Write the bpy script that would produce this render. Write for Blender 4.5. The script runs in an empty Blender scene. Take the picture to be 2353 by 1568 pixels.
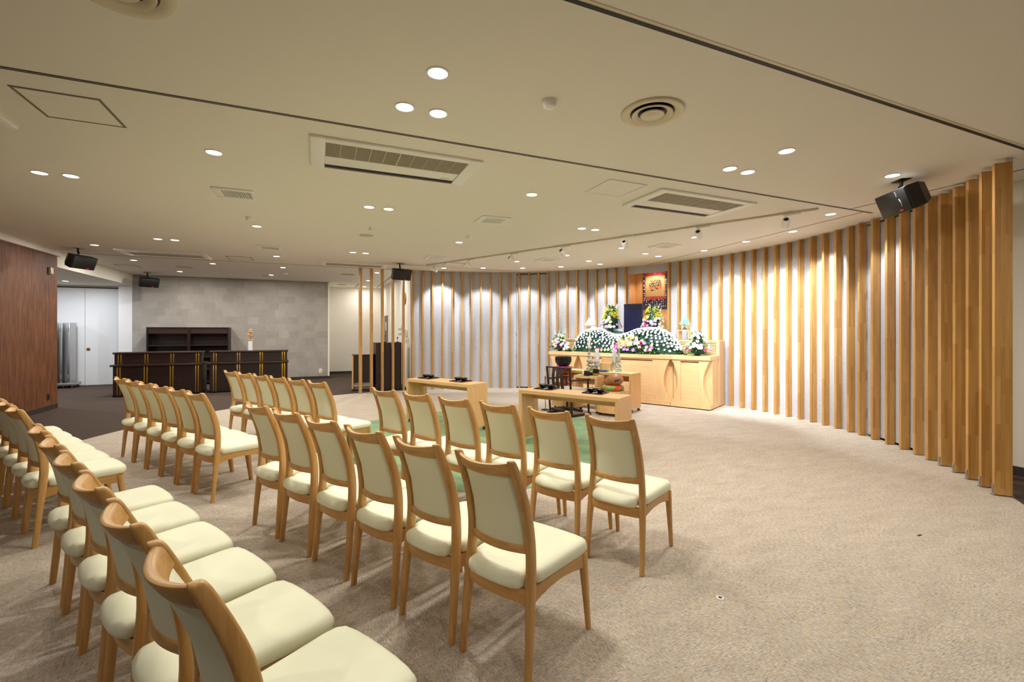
import bpy, bmesh, math, random
from mathutils import Vector, Matrix

PI = math.pi
R = math.radians
rnd = random.Random(7)
sc = bpy.context.scene
col = sc.collection

# ------------------------------------------------------------------ camera
cam_d = bpy.data.cameras.new('camera')
cam_d.lens = 16.0
cam_d.sensor_width = 36.0
cam_d.shift_y = -22 / 2353
cam_d.clip_start = 0.02
cam = bpy.data.objects.new('camera', cam_d)
col.objects.link(cam)
cam.location = (0, 0, 1.465)
cam.rotation_euler = (R(90), 0, -math.atan2(446, 1046))
sc.camera = cam

# ------------------------------------------------------------------ world, exposure
w = bpy.data.worlds.new('world')
sc.world = w
w.use_nodes = True
w.node_tree.nodes['Background'].inputs[0].default_value = (1.0, 0.93, 0.82, 1)
w.node_tree.nodes['Background'].inputs[1].default_value = 0.15
sc.view_settings.view_transform = 'Standard'
sc.view_settings.look = 'None'
sc.view_settings.gamma = 1
sc.view_settings.use_curve_mapping = False
sc.view_settings.exposure = 0.0

P_DOWN = 15.5      # general downlights
P_WASH = 140.0     # downlights washing the curved wall
P_TRACK = 115.0    # track spotlights
C_DOWN = (1.0, 0.972, 0.91)
C_COOL = (0.84, 0.92, 1.0)

# room
H = 3.0
CX, CY = 2.176, 6.107          # centre of the round seating area
RW = 5.375                     # curved wall
RF = 5.28                      # inner edge of the fins
AX = R(27)                     # direction from the centre to the altar


def pol(r, deg):
    return (CX + r * math.cos(R(deg)), CY + r * math.sin(R(deg)))


def AL(a, b):
    return (CX + a * math.cos(AX) - b * math.sin(AX), CY + a * math.sin(AX) + b * math.cos(AX))


# ------------------------------------------------------------------ materials
def srgb(r, g, b):
    f = lambda v: (v / 255 / 12.92) if v / 255 <= 0.04045 else ((v / 255 + 0.055) / 1.055) ** 2.4
    return (f(r), f(g), f(b), 1)


def base_mat(name, colr, rough=0.5, metal=0.0, spec=0.5):
    m = bpy.data.materials.new(name)
    m.use_nodes = True
    p = m.node_tree.nodes['Principled BSDF']
    p.inputs['Base Color'].default_value = colr
    p.inputs['Roughness'].default_value = rough
    p.inputs['Metallic'].default_value = metal
    p.inputs['Specular IOR Level'].default_value = spec
    return m


def nd(m, t, **kw):
    n = m.node_tree.nodes.new(t)
    for k, v in kw.items():
        setattr(n, k, v)
    return n


def lk(m, a, b):
    m.node_tree.links.new(a, b)


def coords(m, scale, kind='Object', rot=(0, 0, 0)):
    tc = nd(m, 'ShaderNodeTexCoord')
    mp = nd(m, 'ShaderNodeMapping')
    mp.inputs['Scale'].default_value = scale
    mp.inputs['Rotation'].default_value = rot
    lk(m, tc.outputs[kind], mp.inputs[0])
    return mp.outputs[0]


def noise(m, vec, scale=5, detail=4, rough=0.55, dist=0.0):
    n = nd(m, 'ShaderNodeTexNoise')
    n.inputs['Scale'].default_value = scale
    n.inputs['Detail'].default_value = detail
    n.inputs['Roughness'].default_value = rough
    n.inputs['Distortion'].default_value = dist
    lk(m, vec, n.inputs['Vector'])
    return n.outputs['Fac']


def ramp(m, fac, stops):
    r = nd(m, 'ShaderNodeValToRGB')
    el = r.color_ramp.elements
    el[0].position, el[0].color = stops[0]
    el[1].position, el[1].color = stops[-1]
    for s in stops[1:-1]:
        e = el.new(s[0])
        e.color = s[1]
    lk(m, fac, r.inputs[0])
    return r.outputs[0]


def mixc(m, fac, a, b, mode='MIX'):
    n = nd(m, 'ShaderNodeMix', data_type='RGBA', blend_type=mode)
    for sock, v in ((n.inputs[0], fac), (n.inputs[6], a), (n.inputs[7], b)):
        if isinstance(v, (int, float, tuple)):
            sock.default_value = v
        else:
            lk(m, v, sock)
    return n.outputs[2]


def mathn(m, op, a, b=0.0):
    n = nd(m, 'ShaderNodeMath', operation=op)
    for s, v in ((n.inputs[0], a), (n.inputs[1], b)):
        if isinstance(v, (int, float)):
            s.default_value = v
        else:
            lk(m, v, s)
    return n.outputs[0]


def setc(m, c):
    lk(m, c, m.node_tree.nodes['Principled BSDF'].inputs['Base Color'])


def bump(m, h, strength=0.2, dist=0.01):
    b = nd(m, 'ShaderNodeBump')
    b.inputs['Strength'].default_value = strength
    b.inputs['Distance'].default_value = dist
    lk(m, h, b.inputs['Height'])
    lk(m, b.outputs[0], m.node_tree.nodes['Principled BSDF'].inputs['Normal'])


def wood(name, dark, mid, light, axis='z', rough=0.42, scale=1.0, vary=True):
    m = base_mat(name, mid, rough)
    s = {'x': (1.2, 14, 14), 'y': (14, 1.2, 14), 'z': (14, 14, 1.2)}[axis]
    v = coords(m, tuple(k * scale for k in s))
    n1 = noise(m, v, 2.2, 5, 0.6, 0.6)
    n2 = noise(m, v, 14, 3, 0.5)
    f = mathn(m, 'ADD', mathn(m, 'MULTIPLY', n1, 0.75), mathn(m, 'MULTIPLY', n2, 0.25))
    c = ramp(m, f, [(0.30, dark), (0.5, mid), (0.72, light)])
    if vary:
        oi = nd(m, 'ShaderNodeObjectInfo')
        hs = nd(m, 'ShaderNodeHueSaturation')
        lk(m, c, hs.inputs['Color'])
        lk(m, mathn(m, 'ADD', mathn(m, 'MULTIPLY', oi.outputs['Random'], 0.16), 0.92), hs.inputs['Value'])
        c = hs.outputs[0]
    setc(m, c)
    return m


M = {}
M['chair_wood'] = wood('chair wood', srgb(176, 128, 68), srgb(198, 150, 86), srgb(212, 168, 104), 'z', 0.38)
M['chair_wood_y'] = wood('chair wood across', srgb(176, 128, 68), srgb(198, 150, 86), srgb(212, 168, 104), 'y', 0.38)
M['chair_wood_x'] = wood('chair wood along', srgb(176, 128, 68), srgb(198, 150, 86), srgb(212, 168, 104), 'x', 0.38)
M['beech_y'] = wood('beech veneer', srgb(206, 158, 104), srgb(218, 172, 118), srgb(226, 184, 132), 'y', 0.4)
M['beech_z'] = wood('beech veneer upright', srgb(206, 158, 104), srgb(218, 172, 118), srgb(226, 184, 132), 'z', 0.4)
M['altar_y'] = wood('altar beech', srgb(214, 168, 114), srgb(226, 184, 132), srgb(232, 194, 146), 'y', 0.45, vary=False)
M['altar_z'] = wood('altar beech upright', srgb(214, 168, 114), srgb(226, 184, 132), srgb(232, 194, 146), 'z', 0.45, vary=False)
M['niche'] = wood('niche veneer', srgb(212, 150, 88), srgb(222, 162, 100), srgb(230, 174, 112), 'z', 0.5, vary=False)
M['dark_wood'] = wood('dark stained oak', srgb(23, 11, 9), srgb(36, 17, 12), srgb(54, 28, 20), 'z', 0.4, 2.0)
M['dark_wood_x'] = wood('dark stained oak across', srgb(34, 17, 12), srgb(52, 27, 19), srgb(72, 40, 28), 'x', 0.4, 2.0)
M['walnut'] = wood('armchair walnut', srgb(24, 13, 9), srgb(36, 20, 14), srgb(50, 30, 20), 'z', 0.4)


def fin_material():
    m = base_mat('laminated fin', srgb(196, 138, 62), 0.4)
    oi = nd(m, 'ShaderNodeObjectInfo')
    tc = nd(m, 'ShaderNodeTexCoord')
    add = nd(m, 'ShaderNodeVectorMath', operation='ADD')
    mul = nd(m, 'ShaderNodeVectorMath', operation='SCALE')
    cmb = nd(m, 'ShaderNodeCombineXYZ')
    lk(m, oi.outputs['Random'], cmb.inputs[2])
    lk(m, oi.outputs['Random'], cmb.inputs[0])
    lk(m, cmb.outputs[0], mul.inputs[0])
    mul.inputs['Scale'].default_value = 13.0
    lk(m, tc.outputs['Object'], add.inputs[0])
    lk(m, mul.outputs[0], add.inputs[1])
    # finger-jointed blocks: brick texture running up the fin
    sep = nd(m, 'ShaderNodeSeparateXYZ')
    lk(m, add.outputs[0], sep.inputs[0])
    c2 = nd(m, 'ShaderNodeCombineXYZ')
    lk(m, sep.outputs[2], c2.inputs[0])
    lk(m, sep.outputs[0], c2.inputs[1])
    br = nd(m, 'ShaderNodeTexBrick')
    br.offset = 0.37
    br.inputs['Scale'].default_value = 1.0
    br.inputs['Mortar Size'].default_value = 0.0
    br.inputs['Brick Width'].default_value = 0.42
    br.inputs['Row Height'].default_value = 0.03
    br.inputs['Color1'].default_value = srgb(184, 134, 68)
    br.inputs['Color2'].default_value = srgb(204, 158, 92)
    lk(m, c2.outputs[0], br.inputs['Vector'])
    mp = nd(m, 'ShaderNodeMapping')
    mp.inputs['Scale'].default_value = (30, 30, 1.6)
    lk(m, add.outputs[0], mp.inputs[0])
    n = noise(m, mp.outputs[0], 2.0, 4, 0.6, 0.4)
    g = ramp(m, n, [(0.25, (0.82, 0.80, 0.76, 1)), (0.75, (1.08, 1.06, 1.02, 1))])
    setc(m, mixc(m, 1.0, br.outputs[0], g, 'MULTIPLY'))
    return m


M['fin'] = fin_material()


def carpet_material():
    m = base_mat('carpet', srgb(190, 166, 142), 0.95, spec=0.1)
    geo = nd(m, 'ShaderNodeTexCoord').outputs['Object']
    sep = nd(m, 'ShaderNodeSeparateXYZ')
    lk(m, geo, sep.inputs[0])

    def tex(scale, sc_, det=3, rot=0.0):
        mp = nd(m, 'ShaderNodeMapping')
        mp.inputs['Scale'].default_value = scale
        mp.inputs['Rotation'].default_value = (0, 0, rot)
        lk(m, geo, mp.inputs[0])
        return noise(m, mp.outputs[0], sc_, det, 0.65)
    a = tex((100, 20, 1), 1.6, 4, R(29))
    b = tex((20, 100, 1), 1.6, 4, R(29))
    ch = nd(m, 'ShaderNodeTexChecker')
    ch.inputs['Scale'].default_value = 2.0
    mpc = nd(m, 'ShaderNodeMapping')
    mpc.inputs['Rotation'].default_value = (0, 0, R(29))
    lk(m, geo, mpc.inputs[0])
    lk(m, mpc.outputs[0], ch.inputs['Vector'])
    cf = mathn(m, 'ADD', mathn(m, 'MULTIPLY', ch.outputs['Fac'], 0.3), 0.35)
    fl = nd(m, 'ShaderNodeMix', data_type='FLOAT')
    lk(m, cf, fl.inputs[0])
    lk(m, a, fl.inputs[2])
    lk(m, b, fl.inputs[3])
    streak = fl.outputs[0]
    big = tex((1, 2.5, 1), 3.2, 4, R(29))
    fine = tex((1, 1, 1), 140, 2)
    light = ramp(m, streak, [(0.32, srgb(132, 118, 107)), (0.45, srgb(178, 165, 150)), (0.55, srgb(200, 188, 174)), (0.67, srgb(226, 221, 214))])
    ora = mixc(m, mathn(m, 'MULTIPLY', ramp(m, tex((26, 9, 1), 2.2, 3, R(75)), [(0.52, (0, 0, 0, 1)), (0.66, (1, 1, 1, 1))]), 0.55), light, srgb(208, 178, 130))
    lightc = mixc(m, 1.0, ora, ramp(m, big, [(0.3, (0.88, 0.88, 0.87, 1)), (0.7, (1.08, 1.08, 1.08, 1))]), 'MULTIPLY')
    lightc = mixc(m, 1.0, lightc, ramp(m, fine, [(0.3, (0.86, 0.86, 0.86, 1)), (0.7, (1.1, 1.1, 1.1, 1))]), 'MULTIPLY')
    dark = mixc(m, 1.0, ramp(m, streak, [(0.3, srgb(54, 44, 38)), (0.5, srgb(78, 65, 57)), (0.7, srgb(102, 88, 78))]),
                ramp(m, fine, [(0.3, (0.8, 0.8, 0.8, 1)), (0.7, (1.15, 1.15, 1.15, 1))]), 'MULTIPLY')
    dx = mathn(m, 'SUBTRACT', sep.outputs[0], CX)
    dy = mathn(m, 'SUBTRACT', sep.outputs[1], CY)
    d = mathn(m, 'SQRT', mathn(m, 'ADD', mathn(m, 'MULTIPLY', dx, dx), mathn(m, 'MULTIPLY', dy, dy)))
    setc(m, mixc(m, mathn(m, 'GREATER_THAN', d, 5.40), lightc, dark))
    bump(m, mathn(m, 'ADD', fine, streak), 0.35, 0.006)
    return m


M['carpet'] = carpet_material()


def rug_material():
    m = base_mat('green carpet', srgb(120, 150, 112), 0.95, spec=0.1)
    v = coords(m, (1, 1, 1))
    n1 = noise(m, v, 3.5, 4, 0.6)
    n2 = noise(m, v, 130, 2, 0.6)
    c = ramp(m, n1, [(0.3, srgb(112, 138, 110)), (0.5, srgb(134, 160, 124)), (0.68, srgb(150, 170, 120))])
    setc(m, mixc(m, 1.0, c, ramp(m, n2, [(0.3, (0.85, 0.85, 0.85, 1)), (0.7, (1.12, 1.12, 1.12, 1))]), 'MULTIPLY'))
    bump(m, n2, 0.3, 0.005)
    return m


M['rug'] = rug_material()


def plaster(name, c, k=0.03):
    m = base_mat(name, c, 0.9, spec=0.2)
    n = noise(m, coords(m, (1, 1, 1)), 220, 2, 0.6)
    bump(m, n, 0.06, 0.002)
    return m


M['ceiling'] = plaster('ceiling paint', srgb(236, 230, 218))
M['white_wall'] = plaster('white wallpaper', srgb(234, 228, 216))
M['white_door'] = base_mat('white door laminate', srgb(222, 220, 220), 0.5)


def gray_material():
    m = base_mat('grey patchwork wallpaper', srgb(160, 152, 140), 0.8, spec=0.2)
    v = coords(m, (1, 1, 1), rot=(R(90), 0, 0))
    br = nd(m, 'ShaderNodeTexBrick')
    br.offset = 0.35
    br.inputs['Scale'].default_value = 1.0
    br.inputs['Brick Width'].default_value = 0.27
    br.inputs['Row Height'].default_value = 0.21
    br.inputs['Mortar Size'].default_value = 0.0
    br.inputs['Bias'].default_value = -0.1
    br.inputs['Color1'].default_value = srgb(148, 140, 131)
    br.inputs['Color2'].default_value = srgb(176, 170, 163)
    lk(m, v, br.inputs['Vector'])
    w1 = noise(m, coords(m, (2, 2, 40)), 3, 4)
    w2 = noise(m, coords(m, (40, 2, 2)), 3, 4)
    big = noise(m, coords(m, (1, 1, 1)), 2.5, 3)
    g = ramp(m, mathn(m, 'MULTIPLY', mathn(m, 'ADD', w1, w2), 0.5), [(0.35, (0.9, 0.9, 0.9, 1)), (0.65, (1.08, 1.08, 1.08, 1))])
    c = mixc(m, 1.0, mixc(m, 0.55, br.outputs[0], srgb(162, 156, 148)), g, 'MULTIPLY')
    setc(m, mixc(m, 1.0, c, ramp(m, big, [(0.3, (0.93, 0.93, 0.93, 1)), (0.7, (1.05, 1.05, 1.05, 1))]), 'MULTIPLY'))
    return m


M['gray_wall'] = gray_material()


def curved_material():
    m = base_mat('pale grey textured wallpaper', srgb(190, 186, 186), 0.85, spec=0.2)
    n = noise(m, coords(m, (14, 14, 90)), 2.0, 4, 0.6)
    n2 = noise(m, coords(m, (60, 60, 60)), 2.0, 2, 0.6)
    setc(m, ramp(m, n, [(0.3, srgb(176, 173, 175)), (0.5, srgb(194, 192, 195)), (0.7, srgb(208, 206, 209))]))
    bump(m, mathn(m, 'ADD', n, n2), 0.25, 0.005)
    return m


M['curved_wall'] = curved_material()
M['walnut_wall'] = wood('walnut wall panelling', srgb(62, 32, 12), srgb(104, 59, 27), srgb(142, 86, 42), 'z', 0.62, 1.0, vary=False)
M['dark_trim'] = base_mat('dark skirting', srgb(52, 42, 36), 0.6)
M['seam'] = base_mat('seam shadow gap', srgb(70, 62, 52), 0.8)
M['track_dark'] = base_mat('dark track slot', srgb(34, 30, 27), 0.6)
M['upholstery'] = base_mat('pale green vinyl', srgb(232, 231, 201), 0.55, spec=0.35)
nn = noise(M['upholstery'], coords(M['upholstery'], (1, 1, 1)), 260, 2)
bump(M['upholstery'], nn, 0.08, 0.001)
M['white_plastic'] = base_mat('white plastic', srgb(238, 235, 227), 0.4)
M['cream_plastic'] = base_mat('cream plastic', srgb(216, 203, 176), 0.4)
M['grille'] = base_mat('grey grille', srgb(122, 112, 92), 0.6)
M['grille_light'] = base_mat('pale grille bar', srgb(196, 188, 166), 0.5)
M['black'] = base_mat('matt black', srgb(16, 15, 15), 0.5)
M['black_gloss'] = base_mat('black lacquer', srgb(22, 20, 20), 0.18)
M['black_metal'] = base_mat('black metal', srgb(18, 18, 19), 0.35, 0.6)
M['steel'] = base_mat('brushed steel', srgb(190, 190, 192), 0.32, 1.0)
M['silver'] = base_mat('polished silver', srgb(226, 226, 228), 0.12, 1.0)
M['gold'] = base_mat('brass strip', srgb(204, 160, 62), 0.28, 0.9)
M['brass'] = base_mat('aged brass', srgb(160, 112, 52), 0.3, 0.9)
M['screen'] = base_mat('dark navy glass', srgb(30, 32, 56), 0.15)
M['spk'] = base_mat('speaker grille black', srgb(13, 13, 14), 0.42)
M['red_badge'] = base_mat('red badge', srgb(190, 40, 50), 0.4)
M['cloth_green'] = base_mat('pale green cloth', srgb(196, 202, 140), 0.9)
M['cushion_white'] = base_mat('white cushion', srgb(224, 218, 206), 0.7)
M['green'] = base_mat('leaf green', srgb(58, 104, 52), 0.55)
M['green_dark'] = base_mat('deep leaf green', srgb(30, 72, 52), 0.55)
M['green_light'] = base_mat('fresh leaf green', srgb(112, 158, 76), 0.55)
M['petal_white'] = base_mat('white petals', srgb(228, 228, 228), 0.7)
M['petal_yellow'] = base_mat('yellow petals', srgb(240, 212, 30), 0.7)
M['petal_purple'] = base_mat('lilac petals', srgb(176, 118, 206), 0.7)
M['petal_pink'] = base_mat('magenta petals', srgb(222, 50, 110), 0.7)
M['petal_rose'] = base_mat('pale pink petals', srgb(240, 178, 202), 0.7)
M['petal_lime'] = base_mat('pale green petals', srgb(216, 230, 170), 0.7)
M['wax'] = base_mat('white wax', srgb(240, 238, 236), 0.4)
M['mint'] = base_mat('mint rice cake', srgb(150, 222, 190), 0.6)
M['white_cake'] = base_mat('white rice cake', srgb(244, 240, 236), 0.6)
M['porcelain'] = base_mat('white porcelain', srgb(232, 230, 228), 0.25)
M['mushroom'] = base_mat('dried orange mushroom', srgb(214, 146, 66), 0.8)
M['twig'] = base_mat('dark twig', srgb(60, 44, 34), 0.8)
M['blue'] = base_mat('blue cover', srgb(40, 74, 140), 0.4)
M['paper'] = base_mat('paper', srgb(232, 226, 214), 0.8)
M['fish_wood'] = wood('carved brown wood', srgb(132, 84, 50), srgb(160, 106, 66), srgb(182, 128, 86), 'x', 0.35, 0.6, vary=False)
M['red'] = base_mat('crimson lacquer', srgb(140, 24, 34), 0.3)
M['red_cloth'] = base_mat('red and violet brocade', srgb(170, 40, 60), 0.6)
v_ = nd(M['red_cloth'], 'ShaderNodeTexVoronoi')
v_.inputs['Scale'].default_value = 22
lk(M['red_cloth'], coords(M['red_cloth'], (1, 1, 1)), v_.inputs['Vector'])
setc(M['red_cloth'], ramp(M['red_cloth'], v_.outputs['Distance'], [(0.2, srgb(196, 150, 190)), (0.45, srgb(176, 44, 66)), (0.8, srgb(110, 60, 130))]))


def cushion_material():
    m = base_mat('red and green brocade', srgb(190, 70, 40), 0.6)
    v = nd(m, 'ShaderNodeTexVoronoi')
    v.inputs['Scale'].default_value = 13
    lk(m, coords(m, (1, 1, 0.6)), v.inputs['Vector'])
    sep = nd(m, 'ShaderNodeSeparateColor')
    lk(m, v.outputs['Color'], sep.inputs[0])
    c = mixc(m, mathn(m, 'GREATER_THAN', sep.outputs[0], 0.48), srgb(196, 62, 34), srgb(96, 148, 70))
    n = noise(m, coords(m, (1, 1, 1)), 60, 2)
    setc(m, mixc(m, mathn(m, 'GREATER_THAN', n, 0.6), c, srgb(212, 158, 70)))
    return m


M['fish_cushion'] = cushion_material()


def brocade_material():
    m = base_mat('dark brocade with pale rosettes', srgb(60, 48, 60), 0.7)
    v = nd(m, 'ShaderNodeTexVoronoi')
    v.inputs['Scale'].default_value = 19
    v.inputs['Randomness'].default_value = 0.35
    lk(m, coords(m, (1, 1, 1)), v.inputs['Vector'])
    n = noise(m, coords(m, (1, 1, 1)), 70, 2)
    d = mathn(m, 'ADD', v.outputs['Distance'], mathn(m, 'MULTIPLY', n, 0.25))
    setc(m, ramp(m, d, [(0.10, srgb(196, 170, 160)), (0.38, srgb(226, 214, 214)), (0.50, srgb(64, 50, 62)), (0.8, srgb(44, 34, 46))]))
    return m


M['brocade'] = brocade_material()


def red_mount_material():
    m = base_mat('red silk with white flecks', srgb(196, 34, 42), 0.6)
    n = noise(m, coords(m, (1, 1, 3)), 34, 2)
    setc(m, mixc(m, mathn(m, 'GREATER_THAN', n, 0.63), srgb(196, 34, 42), srgb(236, 214, 214)))
    return m


M['red_silk'] = red_mount_material()
M['painting'] = base_mat('aged tan silk', srgb(196, 154, 92), 0.7)
M['ink'] = base_mat('dark ink', srgb(66, 56, 44), 0.7)
M['fig_cream'] = base_mat('cream pigment', srgb(226, 206, 168), 0.7)
M['fig_orange'] = base_mat('orange pigment', srgb(200, 100, 50), 0.7)
M['fig_green'] = base_mat('dull green pigment', srgb(96, 112, 72), 0.7)


def wave_material():
    m = base_mat('gold wave relief', srgb(222, 184, 120), 0.5)
    wv = nd(m, 'ShaderNodeTexWave', bands_direction='Z')
    wv.inputs['Scale'].default_value = 9
    wv.inputs['Distortion'].default_value = 5.0
    wv.inputs['Detail'].default_value = 2
    lk(m, coords(m, (1, 0.35, 1)), wv.inputs['Vector'])
    setc(m, ramp(m, wv.outputs['Fac'], [(0.25, srgb(160, 112, 54)), (0.6, srgb(236, 202, 140))]))
    bump(m, wv.outputs['Fac'], 0.6, 0.02)
    return m


M['wave'] = wave_material()


def emit_material(name, c, s):
    m = bpy.data.materials.new(name)
    m.use_nodes = True
    nt = m.node_tree
    nt.nodes.clear()
    o = nt.nodes.new('ShaderNodeOutputMaterial')
    e = nt.nodes.new('ShaderNodeEmission')
    e.inputs[0].default_value = c
    e.inputs[1].default_value = s
    nt.links.new(e.outputs[0], o.inputs[0])
    return m


M['lamp'] = emit_material('lit lamp', (1.0, 0.95, 0.88, 1), 9.0)
M['lamp_cool'] = emit_material('lit cool lamp', (0.92, 0.96, 1.0, 1), 9.0)


# ------------------------------------------------------------------ mesh helpers
class MB:
    def __init__(s):
        s.bm = bmesh.new()

    def _m(s, faces, mi):
        for f in faces:
            f.material_index = mi

    def box(s, x0, x1, y0, y1, z0, z1, bev=0.0, mi=0, seg=2):
        v = [s.bm.verts.new(p) for p in ((x0, y0, z0), (x1, y0, z0), (x1, y1, z0), (x0, y1, z0), (x0, y0, z1), (x1, y0, z1), (x1, y1, z1), (x0, y1, z1))]
        fs = [s.bm.faces.new([v[i] for i in q]) for q in ((3, 2, 1, 0), (4, 5, 6, 7), (0, 1, 5, 4), (1, 2, 6, 5), (2, 3, 7, 6), (3, 0, 4, 7))]
        s._m(fs, mi)
        if bev > 0:
            es = list({e for f in fs for e in f.edges})
            r = bmesh.ops.bevel(s.bm, geom=es, offset=bev, segments=seg, profile=0.5, affect='EDGES')
            s._m(r['faces'], mi)
        return s

    def cbox(s, c, d, bev=0.0, mi=0, mat=None):
        n0 = len(s.bm.verts)
        s.box(-d[0] / 2, d[0] / 2, -d[1] / 2, d[1] / 2, -d[2] / 2, d[2] / 2, bev, mi)
        s.bm.verts.ensure_lookup_table()
        T = Matrix.Translation(c) @ (mat.to_4x4() if mat is not None else Matrix.Identity(4))
        for v in s.bm.verts[n0:]:
            v.co = T @ v.co
        return s

    def loft(s, rings, cap=True, closed=True, mi=0):
        vr = [[s.bm.verts.new(p) for p in r] for r in rings]
        n = len(vr[0])
        fs = []
        for i in range(len(vr) - 1):
            for j in range(n if closed else n - 1):
                k = (j + 1) % n
                fs.append(s.bm.faces.new((vr[i][j], vr[i][k], vr[i + 1][k], vr[i + 1][j])))
        if cap and closed:
            fs.append(s.bm.faces.new(list(reversed(vr[0]))))
            fs.append(s.bm.faces.new(vr[-1]))
        s._m(fs, mi)
        return s

    def lathe(s, prof, c=(0, 0, 0), n=24, mi=0, cap=True):
        rings = [[(c[0] + r * math.cos(2 * PI * j / n), c[1] + r * math.sin(2 * PI * j / n), c[2] + z) for j in range(n)] for r, z in prof]
        return s.loft(rings, cap, True, mi)

    def tube(s, pts, rad, n=8, mi=0):
        pts = [Vector(p) for p in pts]
        rings = []
        up = None
        for i, p in enumerate(pts):
            t = (pts[min(i + 1, len(pts) - 1)] - pts[max(i - 1, 0)]).normalized()
            if up is None:
                up = Vector((0, 0, 1)) if abs(t.z) < 0.9 else Vector((1, 0, 0))
            a = t.cross(up).normalized()
            b = a.cross(t).normalized()
            up = b
            r = rad[i] if isinstance(rad, (list, tuple)) else rad
            rings.append([tuple(p + a * (r * math.cos(2 * PI * j / n)) + b * (r * math.sin(2 * PI * j / n))) for j in range(n)])
        return s.loft(rings, True, True, mi)

    def prism(s, pts, d0, d1, axis='x', mi=0):
        # pts: 2-D outline extruded along an axis between d0 and d1
        f = {'x': lambda p, d: (d, p[0], p[1]), 'y': lambda p, d: (p[0], d, p[1]), 'z': lambda p, d: (p[0], p[1], d)}[axis]
        return s.loft([[f(p, d0) for p in pts], [f(p, d1) for p in pts]], True, True, mi)

    def ball(s, c, r, seg=1, jit=0.0, mi=0, squash=1.0):
        n0 = len(s.bm.verts)
        f0 = len(s.bm.faces)
        bmesh.ops.create_icosphere(s.bm, subdivisions=seg, radius=r)
        s.bm.verts.ensure_lookup_table()
        s.bm.faces.ensure_lookup_table()
        for v in s.bm.verts[n0:]:
            v.co = Vector((v.co.x, v.co.y, v.co.z * squash)) * (1 + rnd.uniform(-jit, jit)) + Vector(c)
        s._m(s.bm.faces[f0:], mi)
        return s

    def grid(s, pts, mi=0):
        vr = [[s.bm.verts.new(p) for p in r] for r in pts]
        fs = []
        for i in range(len(vr) - 1):
            for j in range(len(vr[0]) - 1):
                fs.append(s.bm.faces.new((vr[i][j], vr[i][j + 1], vr[i + 1][j + 1], vr[i + 1][j])))
        s._m(fs, mi)
        return s

    def mesh(s, name, mats, smooth=35):
        bmesh.ops.recalc_face_normals(s.bm, faces=s.bm.faces)
        me = bpy.data.meshes.new(name)
        s.bm.to_mesh(me)
        s.bm.free()
        for m in (mats if isinstance(mats, (list, tuple)) else [mats]):
            me.materials.append(m)
        if smooth:
            for p in me.polygons:
                p.use_smooth = True
            me.set_sharp_from_angle(angle=R(smooth))
        return me

    def ob(s, name, mats, parent=None, smooth=35):
        return link(name, s.mesh(name, mats, smooth), parent)


def link(name, me, parent=None):
    o = bpy.data.objects.new(name, me)
    col.objects.link(o)
    if parent is not None:
        o.parent = parent
    return o


def tag(o, label, cat, group=None, kind=None):
    o['label'] = label
    o['category'] = cat
    if group:
        o['group'] = group
    if kind:
        o['kind'] = kind
    return o


def thing(name, label, cat, loc=(0, 0, 0), rz=0.0, group=None):
    o = bpy.data.objects.new(name, None)
    o.empty_display_size = 0.1
    col.objects.link(o)
    o.location = loc
    o.rotation_euler = (0, 0, rz)
    return tag(o, label, cat, group)


def struct(name, mb, mats, smooth=35, parent=None):
    o = mb.ob(name, mats, parent, smooth)
    if parent is None:
        o['kind'] = 'structure'
    return o


def dup(root, loc, rz, label, group=None):
    def cp(o, par):
        c = o.copy()
        col.objects.link(c)
        c.parent = par
        for k in list(o.children):
            cp(k, c)
        return c
    c = cp(root, None)
    c.location = loc
    c.rotation_euler = (0, 0, rz)
    c['label'] = label
    if group:
        c['group'] = group
    return c


def crom(pts, n):
    """Catmull-Rom through points of any dimension, n samples per span."""
    out = []
    P = [pts[0]] + list(pts) + [pts[-1]]
    for i in range(1, len(P) - 2):
        for k in range(n):
            t = k / n
            out.append(tuple(0.5 * (2 * b + (c - a) * t + (2 * a - 5 * b + 4 * c - d) * t * t + (3 * b - a - 3 * c + d) * t ** 3)
                             for a, b, c, d in zip(P[i - 1], P[i], P[i + 1], P[i + 2])))
    out.append(tuple(pts[-1]))
    return out


def interp(tab, x):
    if x <= tab[0][0]:
        return tab[0][1]
    for (a, va), (b, vb) in zip(tab, tab[1:]):
        if x <= b:
            return va + (vb - va) * (x - a) / (b - a)
    return tab[-1][1]


def rrect(w, h, r, n=3):
    """Rounded rectangle outline centred on 0."""
    out = []
    for cx, cy, a0 in ((w / 2 - r, h / 2 - r, 0), (-w / 2 + r, h / 2 - r, 90), (-w / 2 + r, -h / 2 + r, 180), (w / 2 - r, -h / 2 + r, 270)):
        for k in range(n + 1):
            a = R(a0 + 90 * k / n)
            out.append((cx + r * math.cos(a), cy + r * math.sin(a)))
    return out


def spot(name, parent, loc, target, power, colr, size, blend=0.5, rad=0.04):
    l = bpy.data.lights.new(name, 'SPOT')
    l.energy = power
    l.color = colr
    l.spot_size = R(size)
    l.spot_blend = blend
    l.shadow_soft_size = rad
    o = bpy.data.objects.new(name, l)
    col.objects.link(o)
    o.parent = parent
    o.location = loc
    d = Vector(target) - Vector(loc)
    o.rotation_euler = d.to_track_quat('-Z', 'Y').to_euler()
    return o


def disc_light(name, parent, loc, power, colr, size=0.1):
    l = bpy.data.lights.new(name, 'AREA')
    l.shape = 'DISK'
    l.size = size
    l.energy = power
    l.color = colr
    o = bpy.data.objects.new(name, l)
    col.objects.link(o)
    o.parent = parent
    o.location = loc
    return o


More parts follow.
